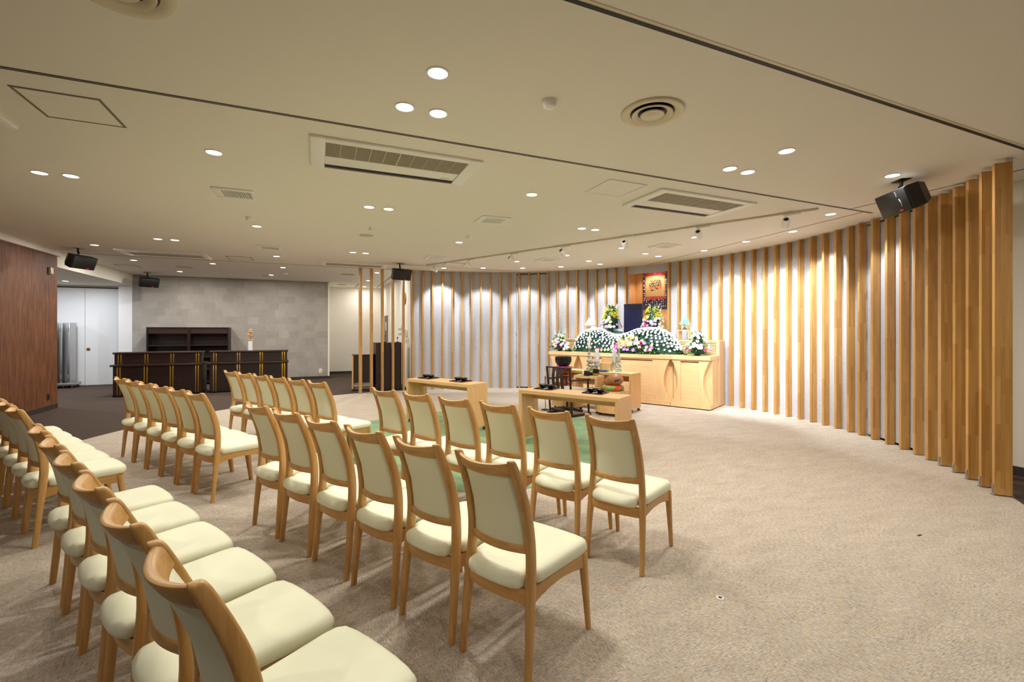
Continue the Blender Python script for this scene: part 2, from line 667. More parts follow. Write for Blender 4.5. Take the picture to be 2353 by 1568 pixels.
ORD = ['first', 'second', 'third', 'fourth', 'fifth', 'sixth', 'seventh', 'eighth', 'ninth', 'tenth', 'eleventh', 'twelfth', 'thirteenth', 'fourteenth',
       'fifteenth', 'sixteenth', 'seventeenth', 'eighteenth', 'nineteenth', 'twentieth', 'twenty-first', 'twenty-second', 'twenty-third', 'twenty-fourth',
       'twenty-fifth', 'twenty-sixth', 'twenty-seventh', 'twenty-eighth', 'twenty-ninth']

# ================================================================== SETTING
b = MB()
b.grid([[(-10, -4.2, 0), (9, -4.2, 0)], [(-10, 18, 0), (9, 18, 0)]])
struct('floor', b, M['carpet'], 0)
b = MB()
b.box(-4.9, 9, -4.2, 18, H, H + 0.1)
struct('ceiling', b, M['ceiling'], 0)
b = MB()
b.box(-10, -4.75, 11.0, 16.2, 2.70, 2.8)
struct('ceiling_corridor', b, M['ceiling'], 0)

b = MB()
b.box(-4.9, -4.6, -4.2, 11.45, 0.09, H)
struct('wall_left', b, M['walnut_wall'], 0)
b = MB()
b.box(-4.88, -4.585, -4.2, 11.44, 0, 0.09)
struct('baseboard_left', b, M['dark_trim'], 0)
b = MB()
b.box(-4.75, -4.6, 11.451, 15.3, 2.70, H)
struct('trim_1', b, M['white_wall'], 0)          # lowered beam over the opening to the corridor
b = MB()
b.box(-4.90, -4.605, 15.3, 15.42, 0, 2.70)
struct('trim_2', b, M['white_door'], 0)          # white jamb
b = MB()
b.box(-4.6, 0.30, 15.3, 15.5, 0.08, H)
struct('wall_back', b, M['gray_wall'], 0)
b = MB()
b.box(-4.6, 0.29, 15.31, 15.5, 0, 0.08)
struct('baseboard_back', b, M['dark_trim'], 0)
b = MB()
b.box(0.285, 0.33, 15.285, 15.5, 0.08, H)
b.box(0.20, 0.33, 15.5, 16.9, 0.08, H)
struct('wall_alcove_side', b, M['white_wall'], 0)
b = MB()
b.box(0.2, 2.3, 16.9, 17.1, 0.08, H)
struct('wall_alcove', b, M['white_wall'], 0)
b = MB()
b.box(0.33, 2.13, 16.88, 16.95, 0, 0.08)
struct('baseboard_alcove', b, M['dark_trim'], 0)
b = MB()
b.box(2.13, 2.3, 11.51, 16.9, 0, H)
struct('wall_alcove_right', b, M['white_wall'], 0)
b = MB()
b.box(6.55, 6.7, -4.2, 2.72, 0.09, H)
struct('wall_right', b, M['white_wall'], 0)
b = MB()
b.box(6.535, 6.69, -4.2, 2.715, 0, 0.09)
struct('baseboard_right', b, M['dark_trim'], 0)
b = MB()
b.box(-4.9, 6.7, -4.3, -4.15, 0, H)
struct('wall_rear', b, M['white_wall'], 0)
b = MB()
b.box(-10, -4.9, 15.78, 15.9, 0, 2.75)
struct('wall_corridor', b, M['white_wall'], 0)
b = MB()
b.box(-10.1, -10, 11.0, 16, 0, 2.75)
b.box(-10, -4.9, 10.9, 11.0, 0, 2.75)
struct('wall_corridor_end', b, M['white_wall'], 0)


def arc(r0, r1, a0, a1, z0, z1, step=1.0):
    n = max(2, int(abs(a1 - a0) / step))
    rings = []
    for k in range(n + 1):
        a = a0 + (a1 - a0) * k / n
        p, q = pol(r0, a), pol(r1, a)
        rings.append([(p[0], p[1], z0), (q[0], q[1], z0), (q[0], q[1], z1), (p[0], p[1], z1)])
    return rings


D1, D2 = (52.35, 61.5), (-34.6, -23.9)
N0, N1 = 20.2, 31.0            # niche opening
b = MB()
for a0, a1, z0, z1 in ((90.4, D1[1], 0, H), (D1[1], D1[0], 2.965, H), (D1[0], N1, 0, H), (N1, N0, 2.83, H), (N0, D2[1], 0, H), (D2[1], D2[0], 2.965, H), (D2[0], -37.9, 0, H)):
    b.loft(arc(RW, RW + 0.12, a0, a1, z0, z1))
struct('wall_curved', b, M['curved_wall'], 30)
for i, (a0, a1) in enumerate((D1, D2)):
    b = MB().loft(arc(RW + 0.01, RW + 0.05, a0 + 0.08, a1 - 0.08, 0.03, 2.94))
    d = struct('door_%d' % (i + 1), b, M['curved_wall'], 30)
    ah = a1 if i == 0 else a1 + 0.05
    for z in (0.32, 0.85, 1.42, 1.98, 2.55):
        p = pol(RW + 0.004, ah)
        MB().cbox((p[0], p[1], z), (0.012, 0.022, 0.13), 0.002, mat=Matrix.Rotation(R(ah), 3, 'Z')).ob('hinge', M['steel'], d)
    b = MB().loft(arc(RW + 0.06, RW + 0.10, a0, a1, 0.0, 2.965))
    struct('trim_%d' % (3 + i), b, M['black'], 30)

# niche box behind the altar
nb = MB()
lp = [AL(5.86, -0.72), AL(5.86, 0.50)]
for (a0, b0, a1, b1, z0, z1) in ((5.36, 0.40, 5.86, 0.46, 0, H), (5.36, -0.72, 5.86, -0.66, 0, H), (5.84, -0.70, 5.90, 0.44, 0, H)):
    pts = [AL(a0, b0), AL(a1, b0), AL(a1, b1), AL(a0, b1)]
    nb.prism(pts, z0, z1, 'z')
struct('wall_niche', nb, M['niche'], 0)

# ceiling lines
def strip(name, x0, x1, y0, y1, mat, t=0.004):
    return struct(name, MB().box(x0, x1, y0, y1, H - t, H + 0.001), mat, 0)


strip('trim_5', -4.6, 6.5, 1.815, 1.842, M['track_dark'])
strip('trim_6', -4.6, 6.5, 1.795, 1.815, M['cream_plastic'], 0.003)
strip('trim_7', -4.6, 6.6, 3.578, 3.586, M['seam'])
strip('trim_8', -4.6, 6.6, 3.600, 3.604, M['seam'])
strip('trim_9', 6.128, 6.134, 1.85, 3.57, M['seam'])
b = MB()
b.prism([(6.44, 3.61), (6.446, 3.61), (6.966, 8.4), (6.96, 8.4)], H - 0.004, H + 0.001, 'z')
struct('trim_10', b, M['seam'], 0)
strip('trim_11', 1.75, 4.7, 10.583, 10.589, M['seam'])
strip('trim_12', -4.58, 2.1, 11.548, 11.554, M['seam'])
strip('trim_13', 1.88, 1.90, 12.6, 16.6, M['track_dark'])
strip('trim_14', 1.19, 1.21, 14.3, 16.8, M['track_dark'])
b = MB().box(-4.75, -4.53, -4.1, 11.44, 2.90, 2.999)
struct('trim_15', b, M['ceiling'], 0)            # shallow cove above the walnut wall
b = MB().box(2.105, 2.13, 11.52, 16.88, 2.965, 2.999)
struct('trim_16', b, M['white_plastic'], 0)

# corridor doors
d = struct('door_3', MB().box(-5.755, -4.91, 15.745, 15.775, 0.02, 2.63, 0.002), M['white_door'], 0)
MB().lathe([(0.001, 0), (0.042, 0), (0.042, 0.006), (0.03, 0.008), (0.028, 0.003), (0.001, 0.003)], n=20).ob('pull_cup', M['brass'], d)
k = d.children[0]
k.location = (-5.685, 15.744, 0.985)
k.rotation_euler = (R(90), 0, 0)
struct('door_4', MB().box(-7.2, -5.762, 15.745, 15.775, 0.02, 2.63, 0.002), M['white_door'], 0)
struct('trim_17', MB().box(-7.2, -4.9, 15.74, 15.78, 2.635, 2.66), M['dark_trim'], 0)

# door in the alcove side wall
d = struct('door_5', MB().box(2.115, 2.135, 15.45, 16.25, 0.02, 2.0, 0.003), wood('brown door', srgb(92, 70, 52), srgb(110, 86, 64), srgb(122, 98, 74), 'z', 0.5, vary=False), 0)
MB().box(2.11, 2.116, 15.72, 15.95, 1.50, 1.78).ob('notice', M['paper'], d)
MB().ball((2.09, 15.54, 1.02), 0.026, 2).ob('knob', M['steel'], d)

# green carpet disc
o = MB().lathe([(0.001, 0.0), (2.15, 0.0), (2.15, 0.002), (0.001, 0.002)], n=96).ob('round_rug', M['rug'], None, 0)
o.location = (2.06, 5.98, 0.0005)
tag(o, 'round green carpet area under the front chairs and incense tables', 'rug')

# ================================================================== FINS
fins_left = [90.03, 87.28, 84.62, 81.94, 79.28, 76.57, 73.93, 71.29, 68.63, 65.92, 63.25, 60.59, 57.93, 55.27, 52.62, 49.94, 47.25, 44.57, 41.93, 39.28, 36.7, 34.05, 31.35]
fins_right = [20.05, 17.5, 15.0, 12.38, 9.9, 7.3, 4.7, 2.1, -0.54, -3.14, -5.7, -8.36, -11.01, -13.65, -16.25, -18.85, -21.43, -23.66, -26.34, -29.17, -31.94, -34.65, -37.12]
free_left = [92.44, 95.21, 97.96, 100.78, 103.58]
free_right = [-39.62, -42.33, -44.86, -47.42, -50.01]
prof = [(RF, -0.0195), (RF + 0.003, -0.0225), (RF + 0.118, -0.0225), (RF + 0.118, 0.0225), (RF + 0.003, 0.0225), (RF, 0.0195)]
prof = [(p[0] - RF, p[1]) for p in prof]
wprof = [(min(p[0], 0.094), p[1] * 0.93) for p in prof]
me_fin = MB().prism(wprof, 0.006, 2.985, 'z').mesh('wooden_fin', M['fin'], 0)
me_free = MB().prism(prof, 0.012, 2.965, 'z').mesh('wooden_fin', M['fin'], 0)
me_brk = MB().box(-0.005, -0.0003, -0.017, 0.017, 0.001, 0.10).box(-0.016, -0.005, -0.017, 0.017, 0.001, 0.006).box(-0.008, -0.005, -0.006, 0.006, 0.02, 0.08).box(0.1183, 0.123, -0.017, 0.017, 0.001, 0.10).box(0.123, 0.134, -0.017, 0.017, 0.001, 0.006).mesh('floor_bracket', M['steel'], 0)
me_pin = MB().box(0.085, 0.105, -0.012, 0.012, 2.96, 2.998).box(0.118, 0.123, -0.01, 0.01, 2.80, 2.998).mesh('ceiling_bracket', M['steel'], 0)


def fin(a, label, group, free=False):
    p = pol(RF, a)
    o = link('wooden_fin', me_free if free else me_fin)
    o.location = (p[0], p[1], 0)
    o.rotation_euler = (0, 0, R(a))
    tag(o, label, 'wooden fin', group)
    if free:
        link('floor_bracket', me_brk, o)
        link('ceiling_bracket', me_pin, o)
    return o


for i, a in enumerate(reversed(fins_left)):
    fin(a, 'upright honey-coloured wooden fin on the curved wall, %s to the left of the altar niche' % ORD[i], 'fins left of the altar niche')
for i, a in enumerate(fins_right):
    fin(a, 'upright honey-coloured wooden fin on the curved wall, %s to the right of the altar niche' % ORD[i], 'fins right of the altar niche')
for i, a in enumerate(free_left):
    fin(a, 'slender freestanding wooden post before the dark cabinets, %s from the curved wall' % ORD[i], 'freestanding posts by the dark cabinets', True)
for i, a in enumerate(free_right):
    fin(a, 'broad freestanding wooden post on steel brackets past the curved wall end, %s from the wall' % ORD[i], 'freestanding posts by the white wall', True)

# ================================================================== CHAIRS
SIDE = [(0.0, 0.183, 0.0, 0.027, 0.030), (0.02, 0.179, 0.22, 0.033, 0.036), (0.036, 0.172, 0.38, 0.038, 0.044), (0.047, 0.166, 0.50, 0.034, 0.046), (0.045, 0.161, 0.60, 0.031, 0.048),
        (0.026, 0.156, 0.71, 0.030, 0.050), (-0.008, 0.152, 0.81, 0.030, 0.046), (-0.052, 0.149, 0.91, 0.029, 0.040), (-0.066, 0.148, 0.938, 0.027, 0.034), (-0.070, 0.148, 0.944, 0.016, 0.020)]


def side_at(z):
    pts = [(s[2], s[0]) for s in SIDE]
    return interp(pts, z)


def side_y(z):
    return interp([(s[2], s[1]) for s in SIDE], z)


def make_chair(label, group):
    t = thing('upholstered_chair', label, 'chair', (0, 0, 0), 0, group)
    wz, wy, wx, up = M['chair_wood'], M['chair_wood_y'], M['chair_wood_x'], M['upholstery']
    path = crom(SIDE, 3)
    for sgn in (1, -1):
        rings = []
        for (x, y, z, wd, dp) in path:
            rings.append([(x + q[1], sgn * y + q[0], z) for q in rrect(wd, dp, min(wd, dp) * 0.32, 2)])
        MB().loft(rings).ob('rear_leg', wz, t, 50)
        rings = []
        for (x, y, z, wd) in ((0.492, 0.195, 0.0, 0.024), (0.472, 0.193, 0.16, 0.029), (0.452, 0.190, 0.33, 0.036), (0.447, 0.188, 0.388, 0.038)):
            rings.append([(x + q[0], sgn * y + q[1], z) for q in rrect(wd, wd, 0.006, 1)])
        MB().loft(rings).ob('front_leg', wz, t, 50)
        # arched side apron
        rings = []
        for k in range(9):
            u = k / 8
            x = 0.05 + (0.44 - 0.05) * u
            y = 0.168 + (0.189 - 0.168) * u
            zb = 0.322 + 0.026 * math.sin(PI * min(1, u * 1.1)) ** 0.8 + 0.006 * u
            rings.append([(x, sgn * (y - 0.011), zb), (x, sgn * (y + 0.011), zb), (x, sgn * (y + 0.011), 0.392), (x, sgn * (y - 0.011), 0.392)])
        MB().loft(rings).ob('side_apron', wx, t, 30)
    b = MB()
    b.box(0.438, 0.458, -0.172, 0.172, 0.338, 0.390, 0.002)
    b.ob('front_apron', wy, t, 30)
    rings = []
    for k in range(11):
        y = -0.160 + 0.32 * k / 10
        bow = 0.022 * (1 - (y / 0.16) ** 2)
        x = 0.030 - bow
        rings.append([(x - 0.011, y, 0.330), (x + 0.011, y, 0.330), (x + 0.011, y, 0.388), (x - 0.011, y, 0.388)])
    MB().loft(rings).ob('rear_apron', wy, t, 30)
    # bowed rails of the back
    for nm, zc, hh, th, bowk in (('top_rail', 0.902, 0.068, 0.027, 0.042), ('lower_rail', 0.545, 0.036, 0.022, 0.034)):
        yw = side_y(zc) - 0.008
        rings = []
        for k in range(15):
            y = -yw + 2 * yw * k / 14
            bow = bowk * (1 - (y / yw) ** 2)
            ring = []
            for q in rrect(th, hh, 0.011 if nm == 'top_rail' else 0.006, 2):
                z = zc + q[1]
                ring.append((side_at(z) - bow + q[0], y, z - (0.012 * (1 - (y / yw) ** 2) if nm == 'top_rail' and q[1] > 0 else 0)))
            rings.append(ring)
        MB().loft(rings).ob(nm, wy, t, 50)
    # upholstered back panel
    b = MB()
    front, back = [], []
    for i in range(13):
        z = 0.553 + (0.876 - 0.553) * i / 12
        yw = side_y(z) - 0.014
        rf, rb = [], []
        for k in range(11):
            y = -yw + 2 * yw * k / 10
            bow = (0.034 + 0.008 * i / 12) * (1 - (y / yw) ** 2)
            x = side_at(z) - bow
            e = min(1, 5 * (1 - abs(y / yw)) + 0.25) * min(1, 5 * min(i, 12 - i) / 12 + 0.3)
            rf.append((x + 0.018 * e, y, z))
            rb.append((x - 0.009 * e, y, z))
        front.append(rf)
        back.append(rb)
    rings = []
    for rf, rb in zip(front, back):
        rings.append(rf + list(reversed(rb)))
    b.loft(rings)
    b.ob('back_panel', up, t, 60)
    # seat pad
    half = [(-0.036, 0.0), (-0.034, 0.06), (-0.026, 0.11), (-0.008, 0.142), (0.02, 0.146), (0.062, 0.146), (0.072, 0.158), (0.078, 0.182), (0.10, 0.188), (0.20, 0.196), (0.32, 0.203), (0.42, 0.208), (0.462, 0.204), (0.487, 0.185), (0.497, 0.14), (0.503, 0.07), (0.504, 0.0)]
    out = half + [(x, -y) for x, y in reversed(half[1:-1])]
    cxm = 0.235

    def shrink(d):
        res = []
        for x, y in out:
            v = Vector((x - cxm, y * 1.0))
            L = v.length
            res.append((cxm + v.x * (L - d) / L, v.y * (L - d) / L))
        return res
    rings = []
    for d, z in ((0.03, 0.391), (0.010, 0.394), (0.0, 0.404), (0.0, 0.426), (0.006, 0.440), (0.018, 0.449), (0.045, 0.454), (0.10, 0.452), (0.16, 0.449)):
        rings.append([(x, y, z + 0.006 * (1 if x > 0.3 else 0) * 0 - (0.016 if (x < 0.0 and abs(y) < 0.10 and d < 0.03 and z > 0.42) else 0)) for x, y in shrink(d)])
    b = MB()
    b.loft(rings)
    b.ob('seat', up, t, 60)
    return t


ROWS = [  # start (rear feet of the first chair), step, facing, row words, block words
    ((-1.021, 7.068), (0.2123, -0.3619), 30.6, 'front', 'block beside the dark counters', -1),
    ((-2.004, 6.515), (0.2163, -0.3565), 31.0, 'middle', 'block beside the dark counters', -1),
    ((-2.935, 6.045), (0.2160, -0.3590), 31.0, 'back', 'block beside the dark counters', -1),
    ((0.602, 4.302), (0.2186, -0.3881), 29.4, 'front', 'block beside the open carpet', 1),
    ((-0.354, 3.780), (0.2110, -0.3864), 28.8, 'middle', 'block beside the open carpet', 1),
    ((-1.331, 3.319), (0.2172, -0.4056), 28.4, 'back', 'block beside the open carpet', 1)]
chair0 = None
for (st, sp, ang, rw, blk, sg) in ROWS:
    for i in range(6):
        n = i if sg > 0 else 5 - i
        lab = 'wooden chair with cream seat, %s from the aisle, %s row, %s' % (ORD[n], rw, blk)
        loc = (st[0] + sp[0] * i, st[1] + sp[1] * i, 0.0027 if rw == 'front' and sg > 0 else 0.0)
        rz = R(ang + rnd.uniform(-0.4, 0.4))
        grp = '%s row of chairs, %s' % (rw, blk)
        if chair0 is None:
            chair0 = make_chair(lab, grp)
            chair0.location = loc
            chair0.rotation_euler = (0, 0, rz)
        else:
            dup(chair0, loc, rz, lab, grp)


# ================================================================== INCENSE TABLES
def caster(name, parent, x, y):
    c = MB().lathe([(0.006, -0.011), (0.024, -0.011), (0.026, -0.008), (0.026, 0.008), (0.024, 0.011), (0.006, 0.011)], n=16)
    o = c.ob(name, M['black'], parent)
    o.location = (x, y, 0.026)
    o.rotation_euler = (R(90), 0, rnd.uniform(0, 3))
    f = MB().box(-0.012, 0.012, 0.012, 0.034, -0.014, -0.0115).box(-0.012, 0.012, 0.012, 0.034, 0.0115, 0.014).box(-0.012, 0.012, 0.030, 0.036, -0.014, 0.014)
    f.ob('fork', M['steel'], o)
    return o


def bench_table(label, a, b_, rot, wdt=1.38, dep=0.40, ht=0.70, apron=0.10, cat='table', group=None, name='incense_table', cloth=False, z0=0.0027):
    loc = AL(a, b_)
    t = thing(name, label, cat, (loc[0], loc[1], z0), AX + R(rot), group)
    hw, hd = wdt / 2, dep / 2
    MB().box(-hd, hd, -hw, hw, ht - 0.045, ht, 0.0015).ob('tabletop', M['beech_y'], t, 0)
    for s in (1, -1):
        MB().box(-hd, hd, min(s * hw, s * (hw - 0.045)), max(s * hw, s * (hw - 0.045)), 0.06, ht - 0.0455, 0.0015).ob('side_panel', M['beech_z'], t, 0)
    MB().box(hd - 0.10, hd - 0.08, -hw + 0.046, hw - 0.046, ht - 0.045 - apron, ht - 0.046).ob('apron', M['beech_y'], t, 0)
    for sx in (1, -1):
        for sy in (1, -1):
            caster('caster', t, sx * (hd - 0.05), sy * (hw - 0.023))
    if cloth:
        c = MB().box(-hd + 0.012, hd - 0.012, -hw + 0.012, hw - 0.012, ht + 0.0005, ht + 0.004, 0.001).ob('table_runner', M['cloth_green'], None, 0)
        c.location = (loc[0], loc[1], z0)
        c.rotation_euler = (0, 0, AX + R(rot))
        tag(c, cloth, 'table cloth')
    return t


bench_table('long beech incense table on casters nearer the freestanding posts', 0.05, 0.88, 2.3, group='incense tables in front of the chairs')
bench_table('long beech incense table on casters before the dark armchair', 0.16, -1.375, 4.0, group='incense tables in front of the chairs')

TZ = 0.7029


def tray_set(a, b_, rot, where):
    p = AL(a, b_)
    t = thing('incense_tray', 'square black lacquer tray, the %s' % where, 'tray', (p[0], p[1], TZ), AX + R(rot), 'trays on the incense tables')
    MB().box(-0.11, 0.11, -0.12, 0.12, 0.0, 0.006, 0.002).ob('tray_base', M['black_gloss'], t)
    b = MB()
    for x0, x1, y0, y1 in ((-0.12, -0.11, -0.13, 0.13), (0.11, 0.12, -0.13, 0.13), (-0.11, 0.11, -0.13, -0.12), (-0.11, 0.11, 0.12, 0.13)):
        b.box(x0, x1, y0, y1, 0.001, 0.013, 0.002)
    b.ob('tray_rim', M['black_gloss'], t)
    MB().box(-0.095, 0.095, -0.016, 0.016, 0.0065, 0.0075).ob('paper_strip', M['paper'], t)
    for s, wd in ((1, 'bowl, left of two on the %s'), (-1, 'bowl, right of two on the %s')):
        q = AL(a, b_ + s * 0.062)
        o = thing('incense_bowl', 'small black ' + wd % where, 'bowl', (q[0], q[1], TZ + 0.0077), AX, 'incense bowls on the trays')
        MB().lathe([(0.001, 0), (0.030, 0), (0.031, 0.008), (0.045, 0.018), (0.057, 0.034), (0.060, 0.048), (0.056, 0.050), (0.052, 0.042), (0.001, 0.040)], n=24).ob('bowl_body', M['black_gloss'], o)
        MB().lathe([(0.001, 0.0402), (0.050, 0.0412), (0.050, 0.0425), (0.001, 0.044)], n=20).ob('ash' if s > 0 else 'incense_chips', base_mat('ash', srgb(150, 144, 134), 0.9) if s > 0 else M['twig'], o)


tray_set(0.10, 1.345, 2.3, 'far tray of the table by the posts')
tray_set(0.12, 0.605, 2.3, 'near tray of the table by the posts')
tray_set(0.225, -0.93, 4, 'left tray of the table before the armchair')
tray_set(0.27, -1.635, 4, 'right tray of the table before the armchair')

# ================================================================== ALTAR FURNITURE
bench_table('wide beech altar table with green top bearing candlesticks and burner', 3.10, -0.14, 0, 1.46, 0.40, 0.70, 0.13, 'table', None, 'altar_table',
            'pale green cloth covering the wide altar table', 0.0)
bench_table('small low beech side table with green top holding cup and censer', 2.585, -0.185, 0, 0.49, 0.27, 0.66, 0.12, 'table', None, 'side_table',
            'pale green cloth covering the small side table', 0.0)
AT = 0.7045
ST = 0.6645

# rolling stands of the wooden fish and of the bell
outl = [(-0.20, -0.22), (0.2, -0.22), (0.2, 0.22), (-0.20, 0.22)]
for k in range(1, 10):
    an = R(90 + 180 * k / 10)
    outl.append((-0.20 + 0.06 * math.cos(an), 0.22 * math.sin(an)))
for a_, b_, lab in ((2.59, -0.665, 'low rounded beech stand on casters under the wooden fish drum'), (2.69, 0.36, 'low rounded beech stand on casters under the crimson bell stand')):
    p = AL(a_, b_)
    t = thing('rolling_stand', lab, 'stand', (p[0], p[1], 0.0), AX, 'low rolling stands before the altar')
    MB().prism(outl, 0.055, 0.40, 'z').ob('cabinet_body', M['beech_z'], t, 40)
    MB().prism([(x * 1.02, y * 1.02) for x, y in outl], 0.40, 0.425, 'z').ob('stand_top', M['beech_y'], t, 40)
    MB().box(-0.21, 0.2, 0.185, 0.205, 0.4255, 0.475, 0.003).ob('side_rail', M['beech_y'], t)
    for sx in (-1, 1):
        for sy in (-1, 1):
            caster('caster', t, sx * 0.15, sy * 0.17)
o = MB().lathe([(0.001, 0.0), (0.15, 0.0), (0.185, 0.02), (0.195, 0.048), (0.185, 0.076), (0.15, 0.095), (0.10, 0.092), (0.001, 0.085)], n=32).ob('drum_cushion', M['fish_cushion'], None, 80)
q = AL(2.59, -0.67)
o.location = (q[0], q[1], 0.4255)
tag(o, 'round red and green brocade cushion under the wooden fish drum', 'cushion')
# carved wooden fish drum
t = thing('wooden_fish_drum', 'carved brown wooden fish drum resting on the brocade cushion', 'drum', (q[0], q[1], 0.512), AX)
b = MB()
b.ball((0, 0, 0), 1.0, 4)
for v in b.bm.verts:
    x, y, z = v.co
    tail = max(0.0, y)
    wz_ = 0.118 * (1 - 0.62 * tail ** 1.3)
    v.co = Vector((x * 0.115 * (1 - 0.42 * tail), y * 0.195 + 0.0, z * wz_ + 0.108 - 0.070 * tail))
    if v.co.z < 0.004:
        v.co.z = 0.004 + (v.co.z - 0.004) * 0.1
b.ob('drum_body', M['fish_wood'], t, 80)
MB().loft([[(-0.118 + 0.05 * abs(s), -0.10 + 0.10 * s, 0.098 + 0.03 * -s + 0.006 * (1 - s * s)), (-0.07 + 0.04 * abs(s), -0.10 + 0.10 * s, 0.098 + 0.03 * -s + 0.006 * (1 - s * s)),
           (-0.07 + 0.04 * abs(s), -0.10 + 0.10 * s, 0.092 + 0.03 * -s - 0.006 * (1 - s * s)), (-0.118 + 0.05 * abs(s), -0.10 + 0.10 * s, 0.092 + 0.03 * -s - 0.006 * (1 - s * s))] for s in (-0.6, -0.3, 0, 0.3, 0.6)]).ob('sound_slit', M['black'], t)
b = MB()
for s in (-1, 1):
    b.tube([(-0.075 + 0.02 * k, 0.02 + 0.03 * k, 0.14 - 0.014 * k * (1 + 0.3 * s) + 0.02 * s) for k in range(5)], [0.010, 0.014, 0.016, 0.014, 0.009], 8)
b.ob('carved_scroll', M['fish_wood'], t, 80)
q = AL(2.46, -0.50)
t = thing('drum_mallet', 'slim wooden mallet lying on the stand beside the fish drum', 'mallet', (q[0], q[1], 0.441), AX)
MB().tube([(-0.06, 0.06, 0), (0.0, -0.02, 0.0), (0.05, -0.08, 0.0)], 0.007, 8).ob('handle', M['beech_y'], t)
o = MB().ball((-0.06, 0.06, 0), 0.0145, 2).ob('mallet_head', M['fish_wood'], t)

# singing bowl on its stand
q = AL(2.66, 0.42)
t = thing('bell_stand', 'carved crimson and gold stand carrying the black bell bowl', 'stand', (q[0], q[1], 0.4255), AX)
MB().lathe([(0.001, 0), (0.135, 0), (0.14, 0.02), (0.12, 0.032), (0.07, 0.05), (0.055, 0.10), (0.07, 0.15), (0.12, 0.19), (0.125, 0.205), (0.095, 0.215), (0.10, 0.235), (0.15, 0.275), (0.16, 0.30), (0.15, 0.315), (0.001, 0.315)], n=8).ob('pedestal', M['red'], t, 20)
b = MB()
for zz, rr in ((0.026, 0.132), (0.20, 0.122), (0.262, 0.134)):
    b.lathe([(rr, zz - 0.01), (rr + 0.012, zz), (rr, zz + 0.012), (rr - 0.02, zz)], n=24, cap=False)
b.ob('gilt_band', M['gold'], t, 60)
for k in range(4):
    an = R(45 + 90 * k)
    pts = [(k_ * math.cos(an), k_ * math.sin(an), z_) for k_, z_ in ((0.09, 0.19), (0.14, 0.165), (0.115, 0.11), (0.14, 0.06), (0.15, 0.018))]
    MB().tube(crom(pts, 4), 0.017, 8).ob('scroll_leg', M['red'], t, 60)
o = MB().lathe([(0.001, 0.0), (0.15, 0.0), (0.178, 0.015), (0.182, 0.03), (0.165, 0.045), (0.11, 0.055), (0.001, 0.05)], n=32).ob('bell_cushion', M['red_cloth'], None, 80)
o.location = (q[0], q[1], 0.741)
tag(o, 'round red and violet brocade cushion beneath the black bell bowl', 'cushion')
o = MB().lathe([(0.001, 0.0), (0.08, 0.0), (0.125, 0.03), (0.155, 0.08), (0.163, 0.13), (0.158, 0.178), (0.160, 0.186), (0.150, 0.188), (0.146, 0.175), (0.148, 0.12), (0.12, 0.05), (0.001, 0.02)], n=40).ob('bell_bowl', M['black_gloss'], None, 60)
o.location = (q[0], q[1], 0.793)
tag(o, 'large black bell bowl on the red cushion behind the armchair', 'bowl')

# armchair
q = AL(2.13, -0.05)
t = thing('armchair', 'dark slatted wooden armchair with white seat facing the altar', 'armchair', (q[0], q[1], 0.0027), AX + R(-12))
for s in (1, -1):
    MB().tube([(-0.20, s * 0.27, 0.03), (-0.235, s * 0.275, 0.45), (-0.27, s * 0.285, 0.83)], [0.017, 0.019, 0.017], 8).ob('back_post', M['walnut'], t, 50)
    MB().tube([(0.22, s * 0.265, 0.03), (0.20, s * 0.265, 0.62)], 0.018, 8).ob('front_post', M['walnut'], t, 50)
    MB().box(-0.26, 0.26, s * 0.27 - 0.022, s * 0.27 + 0.022, 0.0, 0.035, 0.004).ob('floor_runner', M['walnut'], t)
    MB().box(-0.25, 0.24, s * 0.27 - 0.026, s * 0.27 + 0.026, 0.61, 0.635, 0.006).ob('armrest', M['walnut'], t)
for k in (-1, 0, 1):
    ring = []
    for u in range(9):
        z = 0.42 + 0.40 * u / 8
        x = -0.245 - 0.02 * u / 8 - 0.03 * math.sin(PI * u / 8)
        y = k * 0.105
        wd = 0.033
        ring.append([(x - 0.006, y - wd, z), (x + 0.006, y - wd, z), (x + 0.006, y + wd, z), (x - 0.006, y + wd, z)])
    MB().loft(ring).ob('back_slat', M['walnut'], t, 40)
MB().box(-0.285, -0.255, -0.30, 0.30, 0.82, 0.845, 0.006).ob('top_rail', M['walnut'], t)
b = MB()
b.box(-0.25, 0.23, -0.255, 0.255, 0.36, 0.405, 0.004)
b.ob('seat_frame', M['walnut'], t)
for x in (-0.20, 0.06):
    MB().box(x, x + 0.03, -0.25, 0.25, 0.055, 0.10, 0.004).ob('stretcher', M['walnut'], t)
MB().box(-0.22, 0.23, -0.24, 0.24, 0.4055, 0.465, 0.02, seg=3).ob('seat_cushion', M['cushion_white'], t, 60)

# chrome stick
q = AL(2.2, 0.515)
t = thing('chrome_stand', 'thin upright chrome stand beside the dark armchair', 'stand', (q[0], q[1], 0.0027), 0)
MB().lathe([(0.001, 0), (0.075, 0), (0.075, 0.012), (0.015, 0.02), (0.001, 0.02)], n=24).ob('base', M['black_metal'], t)
MB().lathe([(0.001, 0.02), (0.010, 0.02), (0.010, 0.46), (0.016, 0.46), (0.016, 0.615), (0.012, 0.632), (0.001, 0.632)], n=16).ob('pole', M['silver'], t, 40)


# items on the altar table
def on_table(a, b_, z):
    p_ = AL(a, b_)
    return (p_[0], p_[1], z)


